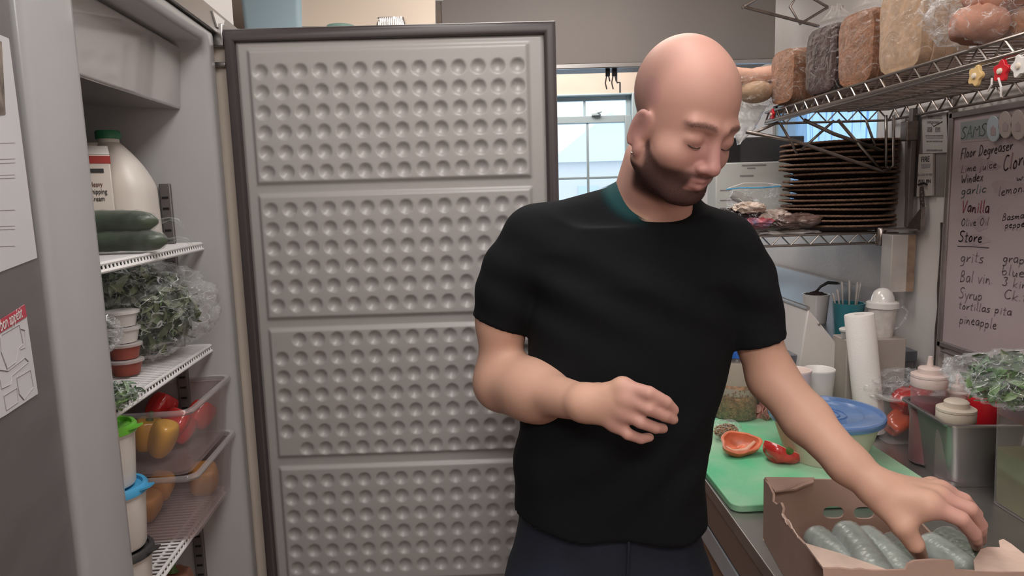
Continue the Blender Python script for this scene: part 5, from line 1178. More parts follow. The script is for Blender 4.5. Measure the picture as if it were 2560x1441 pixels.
def hand(word, p0, p1, hpx, m, r=.0010, lab=None):
    a = aX(*p0, FX - .0006); b = aX(*p1, FX - .0006); tot = sum(GL[c][0] + .1 for c in word); h_ = hpx / FPX * math.hypot(a[0], a[1]) * .72
    sc = (b - a) / tot; x = 0; g = G()
    for c in word:
        w_, st = GL[c]; jy = rh.uniform(-.05, .05); sl = .12
        for pl in st:
            if len(pl) > 3:     # round the corners
                for _ in range(2):
                    q_ = [pl[0]]
                    for i in range(len(pl) - 1): q_ += [(pl[i][0] * .75 + pl[i + 1][0] * .25, pl[i][1] * .75 + pl[i + 1][1] * .25), (pl[i][0] * .25 + pl[i + 1][0] * .75, pl[i][1] * .25 + pl[i + 1][1] * .75)]
                    pl = q_ + [pl[-1]]
            pts = [a + sc * (x + px_ + sl * py_) + np.array([0, 0, h_ * (py_ + jy)]) for px_, py_ in pl]
            # thin flat marker stroke on the board
            for i in range(len(pts) - 1):
                u_ = pts[i + 1] - pts[i]; L_ = np.linalg.norm(u_)
                if L_ < 1e-7: continue
                u_ = u_ / L_; n_ = np.cross(u_, [1, 0, 0]) * r; e_ = u_ * r * .6
                g.add([pts[i] - e_ + n_, pts[i] - e_ - n_, pts[i + 1] + e_ - n_, pts[i + 1] + e_ + n_], [(0, 1, 2, 3)])
        x += w_ + .1
    return g.build('handwriting', m, wb, smooth=0)
ink_t = mat('teal_marker', (.10, .17, .18), .6); ink_k = mat('black_marker', (.075, .058, .068), .6); ink_r = mat('red_marker', (.30, .055, .085), .6); ink_g = mat('grey_marker', (.235, .175, .19), .6); ink_p = mat('faded_red_marker', (.30, .17, .19), .6)
hand('SAMS', (2402, 348), (2466, 338), 34, ink_t); hand('Floor Degreaser', (2401, 398), (2532, 376), 30, ink_k)
hand('Lime juice', (2402, 432), (2492, 420), 22, ink_p); hand('Clorox', (2506, 428), (2585, 410), 44, ink_p, .0015)
hand('Windex', (2402, 462), (2458, 452), 28, ink_k); hand('garlic', (2402, 488), (2466, 482), 26, ink_t); hand('lemons', (2495, 490), (2570, 478), 26, ink_g)
hand('Vanilla', (2404, 532), (2474, 532), 34, ink_r, .0014); hand('Olive Oil', (2402, 566), (2472, 564), 22, ink_g)
hand('wi', (2540, 455), (2566, 450), 22, ink_g); hand('Basmati', (2505, 552), (2575, 545), 20, ink_g); hand('peppers', (2512, 572), (2580, 566), 20, ink_g)
hand('Store', (2396, 606), (2456, 606), 32, ink_k, .0015); g = G(); g.tube([aX(2394, 616, FX), aX(2430, 617, FX), aX(2472, 620, FX)], .0012, 5); g.build('underline', ink_k, wb)
hand('grits', (2400, 655), (2460, 658), 32, ink_g); hand('Bal vin.', (2399, 703), (2484, 712), 34, ink_g); hand('Syrup', (2397, 746), (2456, 752), 34, ink_g)
hand('tortillas pita', (2396, 772), (2530, 790), 24, ink_g); hand('pineapple', (2398, 808), (2492, 824), 30, ink_g)
hand('grapes', (2506, 655), (2590, 664), 28, ink_g); hand('blueb', (2503, 688), (2580, 698), 30, ink_g); hand('3 kinds', (2505, 715), (2600, 728), 26, ink_g); hand('Ck.f', (2508, 748), (2570, 756), 28, ink_g)
for (px, py, rx, ry, lab) in ((2482, 322, 16, 33, 'leftmost clear oval tag hanging on top of the whiteboard'), (2512, 312, 17, 34, 'middle pale oval tag on top of the whiteboard'), (2544, 312, 18, 38, 'rightmost pale oval tag, dark print, on top of the whiteboard')):
    q = aX(px, py, WX - .02); t = thing('oval_tag', lab, 'tag', q, 'oval tags on the whiteboard'); g = G(); poly = [aX(px + rx * math.cos(a), py + ry * math.sin(a), WX - .020) for a in np.linspace(0, 2 * math.pi, 33)[:-1]]
    g.prism(poly, (.004, 0, 0)); g.build('tag', mat('tag_clear', (.50, .58, .66), .15, coat=.8) if px == 2482 else mat('tag_pale', (.50, .42, .40), .3, coat=.4), t, bevel=.001)
    g = G(); g.prism([aX(px + a_ * 6, py + 4 + b_ * 12, WX - .0212) for a_, b_ in ((-1, 1), (1, 1), (1, -.4), (0, -1), (-1, -.4))], (.001, 0, 0)); g.build('print', 'smudge', t)

def wall_sheet(pts, X, thick, name, m, parent): g = G(); g.prism([aX(*p, X) for p in pts], (thick, 0, 0)); return g.build(name, m, parent)
gb2 = thing('grey_wall_plate', 'dark grey metal plate on the wall behind the notices', 'plate', aX(2330, 400, WX)); wall_sheet([(2262, 290), (2376, 280), (2372, 490), (2262, 492)], WX - .004, .003, 'plate', mat('grey_wall_plate', (.22, .19, .18), .6, nvar=.12), gb2)
nt_ = thing('printed_notice', 'white printed inspection notice with a check mark on the right wall', 'notice', aX(2335, 335, WX)); wall_sheet([(2305, 284), (2366, 281), (2369, 381), (2307, 384)], WX - .008, .001, 'sheet', mat('dim_paper', (.47, .43, .42), .8), nt_)
g = G()
for (x_, y_, w_, h_) in ((2320, 290, 14, 7), (2336, 289, 18, 3), (2336, 294, 20, 3), (2318, 303, 30, 6), (2318, 318, 12, 12), (2338, 318, 12, 12), (2314, 338, 44, 3), (2314, 344, 44, 2), (2316, 352, 40, 3), (2316, 374, 40, 4)):
    g.prism([aX(x_, y_, WX - .0085), aX(x_ + w_, y_, WX - .0085), aX(x_ + w_, y_ + h_, WX - .0085), aX(x_, y_ + h_, WX - .0085)], (-.0002, 0, 0))
g.build('print', mat('notice_print', (.20, .18, .18), .8, nvar=.5, nscale=300), nt_)
g = G(); g.tube([aX(2328, 309, WX - .009), aX(2334, 316, WX - .009), aX(2356, 304, WX - .009)], .0009, 5); g.build('check_mark', 'black_ink', nt_)
st_ = thing('pull_station_sign', 'narrow white fire pull pin sign above the hanging strap', 'sign', aX(2312, 440, WX)); wall_sheet([(2297, 386), (2332, 384), (2331, 489), (2291, 492)], WX - .012, .006, 'sign', mat('sign_white', (.48, .43, .41), .6), st_)
def wtext(s_, p0, hpx, m, parent, X, xs=1):
    a = aX(*p0, X); text(s_, 'lettering', m, a, (0, -1, 0), (0, 0, 1), hpx / FPX * math.hypot(a[0], a[1]) / .72, parent, align='CENTER', xs=xs)
wtext('FIRE', (2313, 405), 12, 'black_ink', st_, WX - .0125); wtext('IN CASE OF FIRE', (2312, 440), 5, 'grey_ink', st_, WX - .0125); wtext('PULL PIN', (2311, 458), 8, 'black_ink', st_, WX - .0125)
g = G(); g.prism([aX(x_, y_, WX - .0125) for x_, y_ in ((2302, 410), (2326, 409), (2324, 420), (2304, 421))], (-.0002, 0, 0)); g.build('print_block', 'grey_ink', st_)
t = thing('black_strap', 'dark beaded strap hanging from a hook below the sign', 'strap', aX(2305, 475, WX)); g = G()
g.tube([aX(2303, 468, WX - .016), aX(2304, 490, WX - .018), aX(2306, 515, WX - .016), aX(2304, 545, WX - .014)], [.006, .008, .0085, .0055], 10, flat=.5); g.build('strap', 'grime', t)
g = G(); g.tube([aX(2296, 462, WX - .012), aX(2310, 458, WX - .022), aX(2318, 462, WX - .012)], .003, 8); g.build('hook', 'black', t)
g = G()
for i in range(7): q = aX(2304 + (i % 2) * 3, 480 + i * 9, WX - .021); g.lathe([(0, 0), (.0012, .0003), (0, .001)], q, 8, axis=(-1, 0, 0))
g.build('studs', 'white', t)

# ------------------------------------------------------------------ prep table, hood and mugs behind the work table
pt_ = thing('prep_table', 'stainless prep table with slanted lid beyond the work table', 'prep table', (.95, 2.4, 0))
PZ = 1.085
g = G(); g.box((.62, 1.93, .1), (1.165, 3.3, PZ - .03)); g.build('cabinet', 'steel_dark', pt_, bevel=.003)
g = G(); g.box((.60, 1.92, PZ - .03), (1.168, 3.32, PZ)); g.build('top', mat('blue_grey_steel', (.20, .215, .24), .35, .8, nvar=.1, nscale=6), pt_, bevel=.002)
g = G(); g.prism([(1.150, 2.06, PZ), (1.150, 3.32, PZ), (1.150, 3.32, 1.225), (1.150, 2.10, 1.225)], (.02, 0, 0)); g.build('backsplash', 'steel', pt_)
hy = 1.90
hp = [aY(2020, 771, hy), aY(2114, 886, hy), aY(2103, 910, hy), aY(2062, 960, hy), aY(1990, 965, hy)]
g = G(); g.prism(hp, (-.02, 1.25, 0)); g.build('slanted_lid', mat('lid_steel', (.68, .63, .61), .32, .15, nvar=.05, nscale=3), pt_, bevel=.004)
g = G(); e0, e1 = hp[0], hp[0] + np.array([-.02, 1.25, 0]); g.tube([e0, e1], .006, 8); g.build('lid_edge', 'steel', pt_)
g = G(); s0 = aY(2048, 811, hy - .003); g.lathe([(0, 0), (.004, 0), (.003, .002), (0, .0025)], s0, 14, axis=(0, -1, 0)); g.build('screw', 'chrome', pt_)
def mug(px, py, z, r, h_, m, lab, name='mug', hand_=None, taper=.9, cat='mug'):
    q = aZ(px, py, z); t = thing(name, lab, cat, (q[0], q[1], z)); g = G(); g.lathe([(0, 0), (r * taper, 0), (r * (taper + .02), .003), (r, h_ * .92), (r * 1.02, h_), (r * .95, h_), (r * .88, h_ * .5), (r * .8, .006), (0, .006)], (q[0], q[1], z), 36); g.build('cup', m, t, smooth=50)
    if hand_: g = G(); s_ = hand_; g.tube([(q[0] + s_ * r * .92, q[1], z + h_ * .82), (q[0] + s_ * r * 1.5, q[1], z + h_ * .80), (q[0] + s_ * r * 1.62, q[1], z + h_ * .5), (q[0] + s_ * r * 1.35, q[1], z + h_ * .28), (q[0] + s_ * r * .9, q[1], z + h_ * .2)], .0045, 8); g.build('handle', m, t, smooth=180)
    return t, q
t, q = mug(2038, 806, PZ, .044, .100, 'ceramic', 'white ceramic mug full of dark grounds by the backsplash', hand_=.55, taper=.80)
g = G(); g.grid(lambda u, v: (q[0] + .036 * v * math.cos(6.2832 * u), q[1] + .036 * v * math.sin(6.2832 * u), PZ + .097 + .014 * (1 - v) + .006 * mnoise.noise(Vector((u * 20, v * 9, 0)))), 40, 12, closeu=True); o = g.build('grounds', 'coffee', t, smooth=0); o['kind'] = 'stuff'
g = G(); a0 = q + np.array([-.005, 0, .10]); g.tube([a0, a0 + [.02, 0, .025], a0 + [.045, 0, .038], a0 + [.075, -.01, .036], a0 + [.09, -.01, .01]], [.004, .005, .006, .006, .010], 8); o = g.build('brush', 'black', None, smooth=180, loc=a0); tag(o, 'black curved utensil handle sticking out of the white mug', 'utensil')
t, q = mug(2118, 846, PZ, .046, .112, 'teal', 'teal glazed pot holding light handled utensils', 'utensil_pot', taper=.84, cat='pot')
ut = [((-.025, 0), -.35, .11), ((-.012, .01), -.15, .13), ((-.002, -.01), -.05, .135), ((.010, .01), .0, .125), ((.018, -.01), .12, .13), ((.028, .005), .28, .125), ((-.03, .01), -.5, .10)]
ulab = ['leaning left', 'with a wide tip, left of centre', 'tallest near the centre', 'thin and upright in the centre', 'with a loop end right of centre', 'leaning right', 'lowest, leaning far left']
for i, ((ox, oy), an, L_) in enumerate(ut):
    a0 = np.array([q[0] + ox * .7, q[1] + oy, PZ + .045]); d_ = np.array([math.sin(an) * .5, 0, math.cos(an * .6)]); g = G()
    g.tube([a0, a0 + d_ * L_ * .75, a0 + d_ * L_ * .95, a0 + d_ * L_ * 1.02], [.003, .0045, .0055, .002], 8, flat=.6)
    o = g.build('utensil', mat('pale_utensil', (.52, .47, .44), .3, coat=.3), None, smooth=180, loc=a0); tag(o, 'pale utensil handle in the teal pot, ' + ulab[i], 'utensil', 'utensils in the teal pot')
# beige box with the domed cup and portion cup
sb = aY(2110, 846, 1.86); sb2 = aY(2252, 846, 1.86); SBZ = sb[2]
t = thing('beige_box', 'plain beige metal box on the table behind the paper towel roll', 'box', ((sb[0] + sb2[0]) / 2, 1.85, CZ0))
g = G(); g.box((sb[0] - .005, 1.832, CZ0 + .001), (sb2[0], 1.916, SBZ)); g.build('box', mat('beige_box', (.36, .31, .275), .6, nvar=.1), t, bevel=.003)
q = aZ(2200, 842, SBZ); q = np.array([q[0], 1.873, SBZ]); q[0] = aY(2203, 840, 1.873)[0]
t = thing('domed_cup', 'white cup with a clear dome lid and curved handle on the beige box', 'cup', q)
g = G(); g.lathe([(0, 0), (.027, 0), (.028, .003), (.036, .082), (.034, .083), (.026, .006), (0, .005)], q, 36); g.build('cup', mat('marbled_cup', (.60, .56, .53), .3, nvar=.12, nscale=50), t, smooth=50)
g = G(); g.lathe([(.037, .078), (.041, .080), (.041, .094), (.036, .097), (.030, .098), (.028, .110), (.022, .124), (.012, .132), (0, .134)], q, 36); g.build('dome_lid', mat('cloudy_dome', (.68, .65, .63), .2, coat=.5), t, smooth=50)
g = G(); g.tube([q + np.array(v_) for v_ in ((.034, 0, .075), (.055, -.005, .080), (.066, -.008, .066), (.058, -.008, .045), (.045, -.005, .025), (.032, 0, .018))], .0032, 8); g.build('handle', 'film', t, smooth=180)
q = aY(2119, 843, 1.857); q[2] = SBZ
t = thing('small_lidded_cup', 'small lidded cup beside the paper towel roll on the beige box', 'cup', q); g = G(); g.lathe([(0, 0), (.015, 0), (.019, .022), (0, .022)], q, 24); g.build('cup', 'cup_clear', t); g = G(); g.lathe([(.021, .020), (.022, .022), (.022, .026), (.018, .029), (0, .029)], q, 24); g.build('lid', 'white', t)
# paper towel roll, leaning
tb = aY(2170, 1010, 1.775); tt = aY(2148, 786, 1.79); tb[2] = max(tb[2], CZ0 + .004); ax_ = (tt - tb); Lr = np.linalg.norm(ax_)
tb = tt - ax_ / ax_[2] * (tt[2] - CZ0 - .008); Lr = np.linalg.norm(tt - tb)
t = thing('paper_towel_roll', 'thin white paper towel roll leaning on the beige box', 'paper towel roll', tb)
g = G(); g.lathe([(.012, 0), (.036, 0), (.0365, .003), (.0365, Lr - .003), (.035, Lr), (.012, Lr), (.011, Lr - .03), (.0, Lr - .03)], tb, 44, axis=ax_ / np.linalg.norm(ax_)); g.build('roll', 'towel', t, smooth=50)

# range hood and items high up behind the door
hd = thing('range_hood', 'big brushed steel range hood hanging behind the head', 'range hood', (.42, 3.0, 2.05))
zl_, zr_ = aY(1395, 158, 2.8), aY(1930, 163, 2.8)
g = G(); x_a = aY(1105, 100, 2.8)[0]; zh = 2.045
g.box((x_a, 2.8, zh), (1.085, 3.0, 2.59)); g.build('canopy', 'hood', hd, bevel=.004)
g = G(); g.box((x_a - .002, 2.79, zh - .014), (1.087, 2.802, zh + .006)); g.build('drip_edge', 'steel', hd, bevel=.003)
g = G(); g.tube([(x_a - .03, 2.79, 1.9), (x_a - .03, 2.79, 2.59)], .012, 12); g.tube([(x_a - .03, 2.79, 2.3), (x_a + .01, 2.8, 2.3)], .006, 8); g.build('side_pipe', 'white', hd)
for i, px in enumerate((1519, 1535)):
    q = aY(px, 163, 2.86); t = thing('hanging_clip', 'dark clip hanging under the hood, %s of two' % ('left' if i == 0 else 'right'), 'clip', q); g = G(); g.box((q[0] - .008, 2.85, zh - .035), (q[0] + .008, 2.87, zh + .0)); g.build('jaw', 'black', t, bevel=.002)
    g = G(); g.tube([(q[0] - .004, 2.86, zh - .033), (q[0] - .010, 2.86, zh - .06), (q[0] - .004, 2.86, zh - .085)], .003, 6); g.tube([(q[0] + .004, 2.86, zh - .033), (q[0] + .008, 2.86, zh - .055)], .003, 6); g.build('wire_legs', 'chrome', t)
q = aY(1548, 200, 2.86); t = thing('hanging_hook', 'thin steel hook strip beside the dark clips', 'hook', q); g = G(); g.tube([(q[0] - .01, 2.86, zh - .06), (q[0] + .003, 2.86, zh - .06), (q[0] + .003, 2.86, zh - .10)], .004, 6); g.tube([(q[0] - .01, 2.86, zh), (q[0] - .01, 2.86, zh - .06)], .003, 6); g.build('hook', 'steel', t)
# upper far wire rack seen at the top right
fr2 = thing('far_wire_rack', 'small ceiling-hung wire rack with diamond lattice above the bread', 'wire rack', aY(1960, 30, 2.3))
w = lambda px, py: aY(px, py, 2.3)
g = G(); g.tube([w(1855, 16), w(2048, 66)], .0052, 8); g.tube([w(1855, 20), w(1912, -12)], .0052, 8); g.build('bottom_rail', 'chrome_dull', fr2)
g = G(); g.tube([w(2070, 18), w(2000, 60), w(1975, 17), w(2000, -22), w(2070, 18)], .0046, 8); g.tube([w(2105, 14), w(2105, 24)], .004, 6); g.build('lattice', 'chrome_dull', fr2)
g = G(); g.tube([w(2000, -22), w(2000, -140)], .004, 6); g.tube([w(1912, -12), w(1912, -140)], .004, 6); g.build('hangers', 'chrome_dull', fr2)
# ceiling-high shelf behind the door with trays
HY = 2.35
hs2 = thing('high_shelf', 'high white shelf behind the refrigerator door carrying trays', 'shelf', (-.6, 2.5, 2.10))
zz0 = aY(800, 68, HY)[2] - .004
g = G(); g.box((-1.5, HY - .02, zz0 - .03), (-.21, 2.75, zz0)); g.build('board', 'white', hs2, bevel=.002)
for xx in (-1.45, -.26):
    g = G(); g.box((xx, 2.70, 0), (xx + .03, 2.74, zz0 - .03)); g.build('post', 'steel', hs2)
q = aY(980, 62, HY + .05); q[2] = zz0
t = thing('foil_tray', 'small aluminium foil tray on the high shelf', 'foil tray', q)
g = G(); g.rrect((q[0], q[1]), .10, .08, zz0 + .001, zz0 + .035, .012, w1=.085, d1=.065); g.rrect((q[0], q[1]), .135, .11, zz0 + .001, zz0 + .004, .015); g.build('tray', 'foil', t, smooth=30)
g = G()
for i in range(14): xx = q[0] - .04 + i * .006; g.box((xx, q[1] - .0425, zz0 + .006), (xx + .002, q[1] - .034, zz0 + .032))
g.build('flutes', 'foil', t)
q = aY(852, 64, HY + .03); t = thing('glass_dish', 'shallow greenish glass dish rim on the high shelf', 'dish', (q[0], q[1], zz0)); g = G(); g.lathe([(.0, .001), (.035, .001), (.045, .012), (.042, .013), (.033, .004), (0, .004)], (q[0], q[1], zz0), 36, ); g.build('dish', film('green_glass', (.7, .9, .88), .35, .8, .08, (.35, .55, .55), 0), t)
q = aY(900, 40, HY + .12)
t = thing('cream_sheet', 'cream pointed panel leaning behind the trays on the high shelf', 'panel', (q[0], q[1], zz0))
g = G(); g.prism([aY(*p_, HY + .15) for p_ in ((690, 18), (733, 66), (1088, 66), (1088, -60), (733, -40))], (0, .01, 0)); g.build('sheet', mat('cream_card', (.80, .68, .57), .8), t)
q = aY(640, 66, HY + .1); t = thing('blue_tub', 'light blue plastic tub at the left end of the high shelf', 'tub', (q[0], q[1], zz0)); g = G(); a_, b_ = aY(598, 60, HY + .1), aY(745, 60, HY + .1); g.rrect(((a_[0] + b_[0]) / 2, HY + .20), b_[0] - a_[0], .12, zz0 + .001, zz0 + .16, .02, w1=(b_[0] - a_[0]) * 1.05, d1=.14); g.build('tub', mat('pale_blue', (.42, .58, .68), .4), t)
g = G(); g.rrect(((a_[0] + b_[0]) / 2, HY + .20), (b_[0] - a_[0]) * 1.08, .15, zz0 + .16, zz0 + .17, .02); g.build('lid', 'white', t)
# white carton on top of the refrigerator
t = thing('white_folded_carton', 'white carton with folded edges on top of the refrigerator', 'carton', FL(-.15, -.08, 1.953))
g = G(); pts_ = [FL(-.30, -.22, 1.953), FL(-.002, -.22, 1.953), FL(-.002, .215, 1.953), FL(-.30, .215, 1.953)]; g.hexa(pts_, [p_ + np.array([0, 0, .14]) for p_ in pts_]); g.build('carton', 'white', t, bevel=.003)

# ceiling lamp housings; those behind camera and over prep table are added fills
for i, (lx, ly, sx, sy, lab) in enumerate(((.1, .62, .56, 1.2, 'ceiling lamp above the aisle near the camera'), (-.1, -.95, 1.2, .56, 'unseen fill lamp added behind the camera'), (.35, 2.15, .95, .34, 'unseen lamp added over the prep table to light the hood'), (.35, 4.1, 1.2, .34, 'ceiling lamp over the far end of the kitchen'))):
    t = thing('ceiling_and_fill_lamp', lab, 'lamp', (lx, ly, 2.6)); g = G(); g.box((lx - sx / 2, ly - sy / 2, 2.545), (lx + sx / 2, ly + sy / 2, 2.60)); g.build('housing', 'white', t, bevel=.004)
    g = G(); g.box((lx - sx / 2 + .03, ly - sy / 2 + .03, 2.535), (lx + sx / 2 - .03, ly + sy / 2 - .03, 2.545)); g.build('diffuser', 'lamp', t)

# ------------------------------------------------------------------ the man
def J(px, py, Y): return aY(px, py, Y)
HS = .92
psi, th, ro = math.radians(27), math.radians(31), math.radians(-3)
Lx = np.array([math.cos(psi), math.sin(psi), 0]); Fy = np.array([math.sin(psi), -math.cos(psi), 0]); Uz = np.array([0, 0, 1.0])
Fy, Uz = Fy * math.cos(th) - Uz * math.sin(th), Uz * math.cos(th) + Fy * math.sin(th)
Lx, Uz = Lx * math.cos(ro) + Uz * math.sin(ro), Uz * math.cos(ro) - Lx * math.sin(ro)
HR = np.stack([Lx, Fy, Uz], 1) * np.array([1, 1, 1])           # columns: left, forward, up
HC = J(1697, 304, 1.045)
def H3(x, y, z): return HC + (HR @ np.array([x, y, z])) * HS
man = thing('person', 'bald bearded person in black t-shirt and dark jeans, reaching into the cardboard box', 'person', (.17, 1.17, 0))

lo = np.array([-.14, .80, .95]); hi = np.array([.80, 1.36, 1.90]); hstep = .0028
B = Field(lo, hi, hstep)
# torso (hidden under the shirt) as a stack of ellipses
rowsT = [(560, 1410, 1730), (620, 1350, 1805), (700, 1338, 1835), (870, 1325, 1820), (1000, 1312, 1788), (1130, 1300, 1752), (1240, 1292, 1755), (1300, 1288, 1762), (1400, 1285, 1765)]
tz = []; tcx = []; thw = []
for (yy, xl, xr) in rowsT:
    a, b = aY(xl, yy, 1.16), aY(xr, yy, 1.16); tz.append((a[2] + b[2]) / 2); tcx.append((a[0] + b[0]) / 2); thw.append((b[0] - a[0]) / 2)
tz, tcx, thw = [np.array(v)[::-1] for v in (tz, tcx, thw)]
tby = np.interp(tz, [.9, 1.0, 1.2, 1.4, 1.5], [.115, .112, .115, .120, .095])
def torso(extra, cut_lo, ex=2.5):
    def fn(X, Y, Z):
        cx = np.interp(Z, tz, tcx); a = np.interp(Z, tz, thw) + extra; b = np.interp(Z, tz, tby) + extra
        q = (np.abs((X - cx) / a) ** ex + np.abs((Y - 1.175) / b) ** ex) ** (1 / ex)
        d = (q - 1) * np.minimum(a, b)
        d = np.maximum(d, cut_lo - Z); return np.maximum(d, Z - (tz[-1] + .0))
    return fn
shR, elR = J(1335, 615, 1.18), J(1250, 957, 1.18); wrR = J(1462, 1008, .990)
shL, elL = J(1812, 630, 1.13), J(1930, 945, 1.12); wrL = J(2195, 1222, .950)
nb = J(1628, 560, 1.165); nt = J(1655, 425, 1.10)
B.op(torso(-.012, 1.0), (-.1, 1.0, 1.0), (.5, 1.33, 1.60), k=0, pad=.02)
B.cap(J(1560, 580, 1.17), J(1360, 605, 1.18), .046, .042, k=.03).cap(J(1680, 580, 1.16), J(1790, 622, 1.14), .044, .040, k=.03)
B.cap(nb, nt, .062, .052, k=.03).cap(J(1590, 540, 1.18), J(1625, 400, 1.15), .045, .042, k=.03)
# upper arms and forearms
mR = J(1252, 800, 1.18)
B.cap(shR, mR, .044, .037, k=.02).cap(mR, elR, .037, .0375, k=.03)
B.cap(elR, elR * .62 + wrR * .38, .0375, .0390, k=.035).cap(elR * .62 + wrR * .38, wrR, .0395, .0265, k=.03).cap(J(1264, 962, 1.165), J(1345, 985, 1.10), .0395, .0400, k=.03)
mL = elL * .5 + shL * .5; m2 = J(2015, 1048, 1.06)
B.cap(shL, mL, .043, .039, k=.02).cap(mL, elL, .038, .037, k=.015)
B.cap(elL, m2, .0375, .0375, k=.02).cap(m2, J(2120, 1160, .985), .0365, .029, k=.015).cap(J(2120, 1160, .985), wrL, .029, .0255, k=.015)
def hand3(wr, palm, fingers, thumb, k=.010):
    for p in palm: B.cap(wr, p[0], p[1], p[2], k=k * 1.5)
    for i in range(len(palm) - 1): B.cap(palm[i][0], palm[i + 1][0], palm[i][2] * .95, palm[i + 1][2] * .95, k=k)
    for f in fingers + [thumb]:
        pts, rs = f
        for i in range(len(pts) - 1): B.cap(pts[i], pts[i + 1], rs[i], rs[i + 1], k=.0015 if i else .009)
# his right hand, loosely curled in front of the shirt
pR = [(J(1556, 968, .962), .022, .0125), (J(1566, 997, .955), .021, .0125), (J(1558, 1029, .957), .020, .012), (J(1536, 1058, .965), .019, .011)]
fR = [([pR[0][0], J(1622, 984, .938), J(1664, 1006, .942), J(1684, 1026, .952)], [.0118, .0104, .0092, .0080]),
      ([pR[1][0], J(1622, 1022, .936), J(1662, 1040, .943), J(1683, 1049, .953)], [.0115, .0100, .0088, .0076]),
      ([pR[2][0], J(1602, 1056, .942), J(1638, 1070, .948), J(1658, 1072, .958)], [.0108, .0094, .0084, .0072]),
      ([pR[3][0], J(1570, 1086, .952), J(1602, 1098, .958), J(1624, 1094, .966)], [.0098, .0086, .0076, .0066])]
thR = ([J(1500, 985, 1.0), J(1570, 985, 1.005), J(1630, 1005, .992), J(1668, 1022, .978)], [.0165, .0135, .0115, .0090])
hand3(wrR, pR, fR, thR)
# his left hand over the box
tipI, tipM, tipT = aZ(2442, 1368, .985), aZ(2452, 1352, .985), aZ(2302, 1392, .985)
pL = [(J(2318, 1262, .905), .022, .0130), (J(2345, 1243, .925), .021, .0130), (J(2352, 1228, .950), .020, .012), (J(2330, 1216, .975), .019, .011)]
fL = [([pL[0][0], J(2402, 1298, .885), J(2434, 1335, .892), tipI + np.array([0, 0, .0])], [.0125, .0108, .0098, .0082]),
      ([pL[1][0], J(2424, 1273, .905), J(2450, 1312, .918), tipM], [.0120, .0104, .0094, .0080]),
      ([pL[2][0], J(2410, 1250, .940), J(2440, 1285, .955), J(2444, 1325, .968)], [.0110, .0098, .0088, .0076]),
      ([pL[3][0], J(2378, 1230, .975), J(2408, 1256, .988), J(2416, 1288, .997)], [.0100, .0088, .0080, .0070])]
thL = ([J(2222, 1262, .935), J(2258, 1318, .908), J(2286, 1360, .905), tipT], [.0190, .0150, .0128, .0100])
hand3(wrL, pL, fL, thL)
B.cap(J(2222, 1262, .935), pL[0][0], .019, .016, k=.015); B.cap(J(2255, 1312, .908), pL[0][0], .010, .012, k=.015)
# head
def E(c, r, k=.012, mode='add', R=None): B.ell(H3(*c), np.array(r) * HS, HR if R is None else HR @ R, k, mode)
def K(a, b, ra, rb, k=.01, mode='add'): B.cap(H3(*a), H3(*b), ra * HS, rb * HS, k, mode)
E((0, -.016, .046), (.0710, .088, .084), .0); E((0, .022, .030), (.064, .062, .080), .02); E((0, .030, -.020), (.060, .062, .078), .02)
E((0, .026, -.064), (.053, .054, .043), .02); K((-.046, .005, -.062), (-.022, .068, -.086), .020, .018, .02); K((.046, .005, -.062), (.022, .068, -.086), .020, .018, .02)
E((0, .076, -.089), (.021, .016, .015), .018)
K((-.040, .074, .028), (-.012, .086, .026), .008, .0075, .014); K((.040, .074, .028), (.012, .086, .026), .008, .0075, .014)
for s in (-1, 1):
    E((s * .031, .098, .008), (.021, .017, .013), .012, 'sub'); E((s * .031, .0745, .006), (.0175, .0135, .0125), .005)
    E((s * .040, .058, -.028), (.024, .024, .022), .02)
K((0, .084, .014), (0, .105, -.025), .0085, .0115, .009); E((0, .108, -.029), (.0115, .010, .0095), .006)
for s in (-1, 1): E((s * .0135, .098, -.032), (.0085, .010, .0075), .005)
for s in (-1, 1): E((s * .0065, .104, -.041), (.0035, .0055, .004), .002, 'sub')
E((0, .082, -.052), (.028, .018, .018), .012)
K((-.020, .088, -.0535), (0, .0975, -.0515), .0030, .0046, .004); K((.020, .088, -.0535), (0, .0975, -.0515), .0030, .0046, .004)
K((-.017, .088, -.0625), (0, .0950, -.0640), .0036, .0060, .004); K((.017, .088, -.0625), (0, .0950, -.0640), .0036, .0060, .004)
K((-.022, .096, -.0578), (.022, .096, -.0578), .0012, .0012, .002, 'sub')
for s in (-1, 1):
    Re = rotm(math.radians(-12), math.radians(s * 8), math.radians(s * 26))
    E((s * .0705, .002, -.018), (.0068, .0175, .031), .006, R=Re); E((s * .0785, .005, -.014), (.0042, .0095, .017), .006, 'sub', R=Re); E((s * .069, .009, -.047), (.0055, .009, .012), .008)
    hp_ = [(s * (.0735 + .002 * math.sin(math.radians(a_)) ** 2), .003 + .0185 * math.cos(math.radians(a_)) * 1.0, -.020 + .031 * math.sin(math.radians(a_))) for a_ in range(55, 241, 18)]
    for q_ in range(2, len(hp_) - 1): K(hp_[q_], hp_[q_ + 1], .0026, .0026, .006)
V, F = B.mesh(); body = net_object(V, F, 'body', [mat('skin', (.52, .305, .225), .52, sss=.12, nvar=.05, nscale=14, bump=.03, bscale=420, spec=.3)], man, relax=1)
me = body.data
P = np.empty(len(me.vertices) * 3, np.float32); me.vertices.foreach_get('co', P); P = P.reshape(-1, 3) + np.array(man['_o'])
Nn = np.empty(len(me.vertices) * 3, np.float32); me.vertices.foreach_get('normal', Nn); Nn = Nn.reshape(-1, 3)
HL = ((P - HC) @ HR) / HS                                   # head-local coordinates
hx, hy, hz = HL.T; inhead = (np.abs(hx) < .1) & (np.abs(hy) < .14) & (hz > -.16) & (hz < .15)
def sst(a, b, x): t = np.clip((x - a) / (b - a), 0, 1); return t * t * (3 - 2 * t)
ax = np.abs(hx)
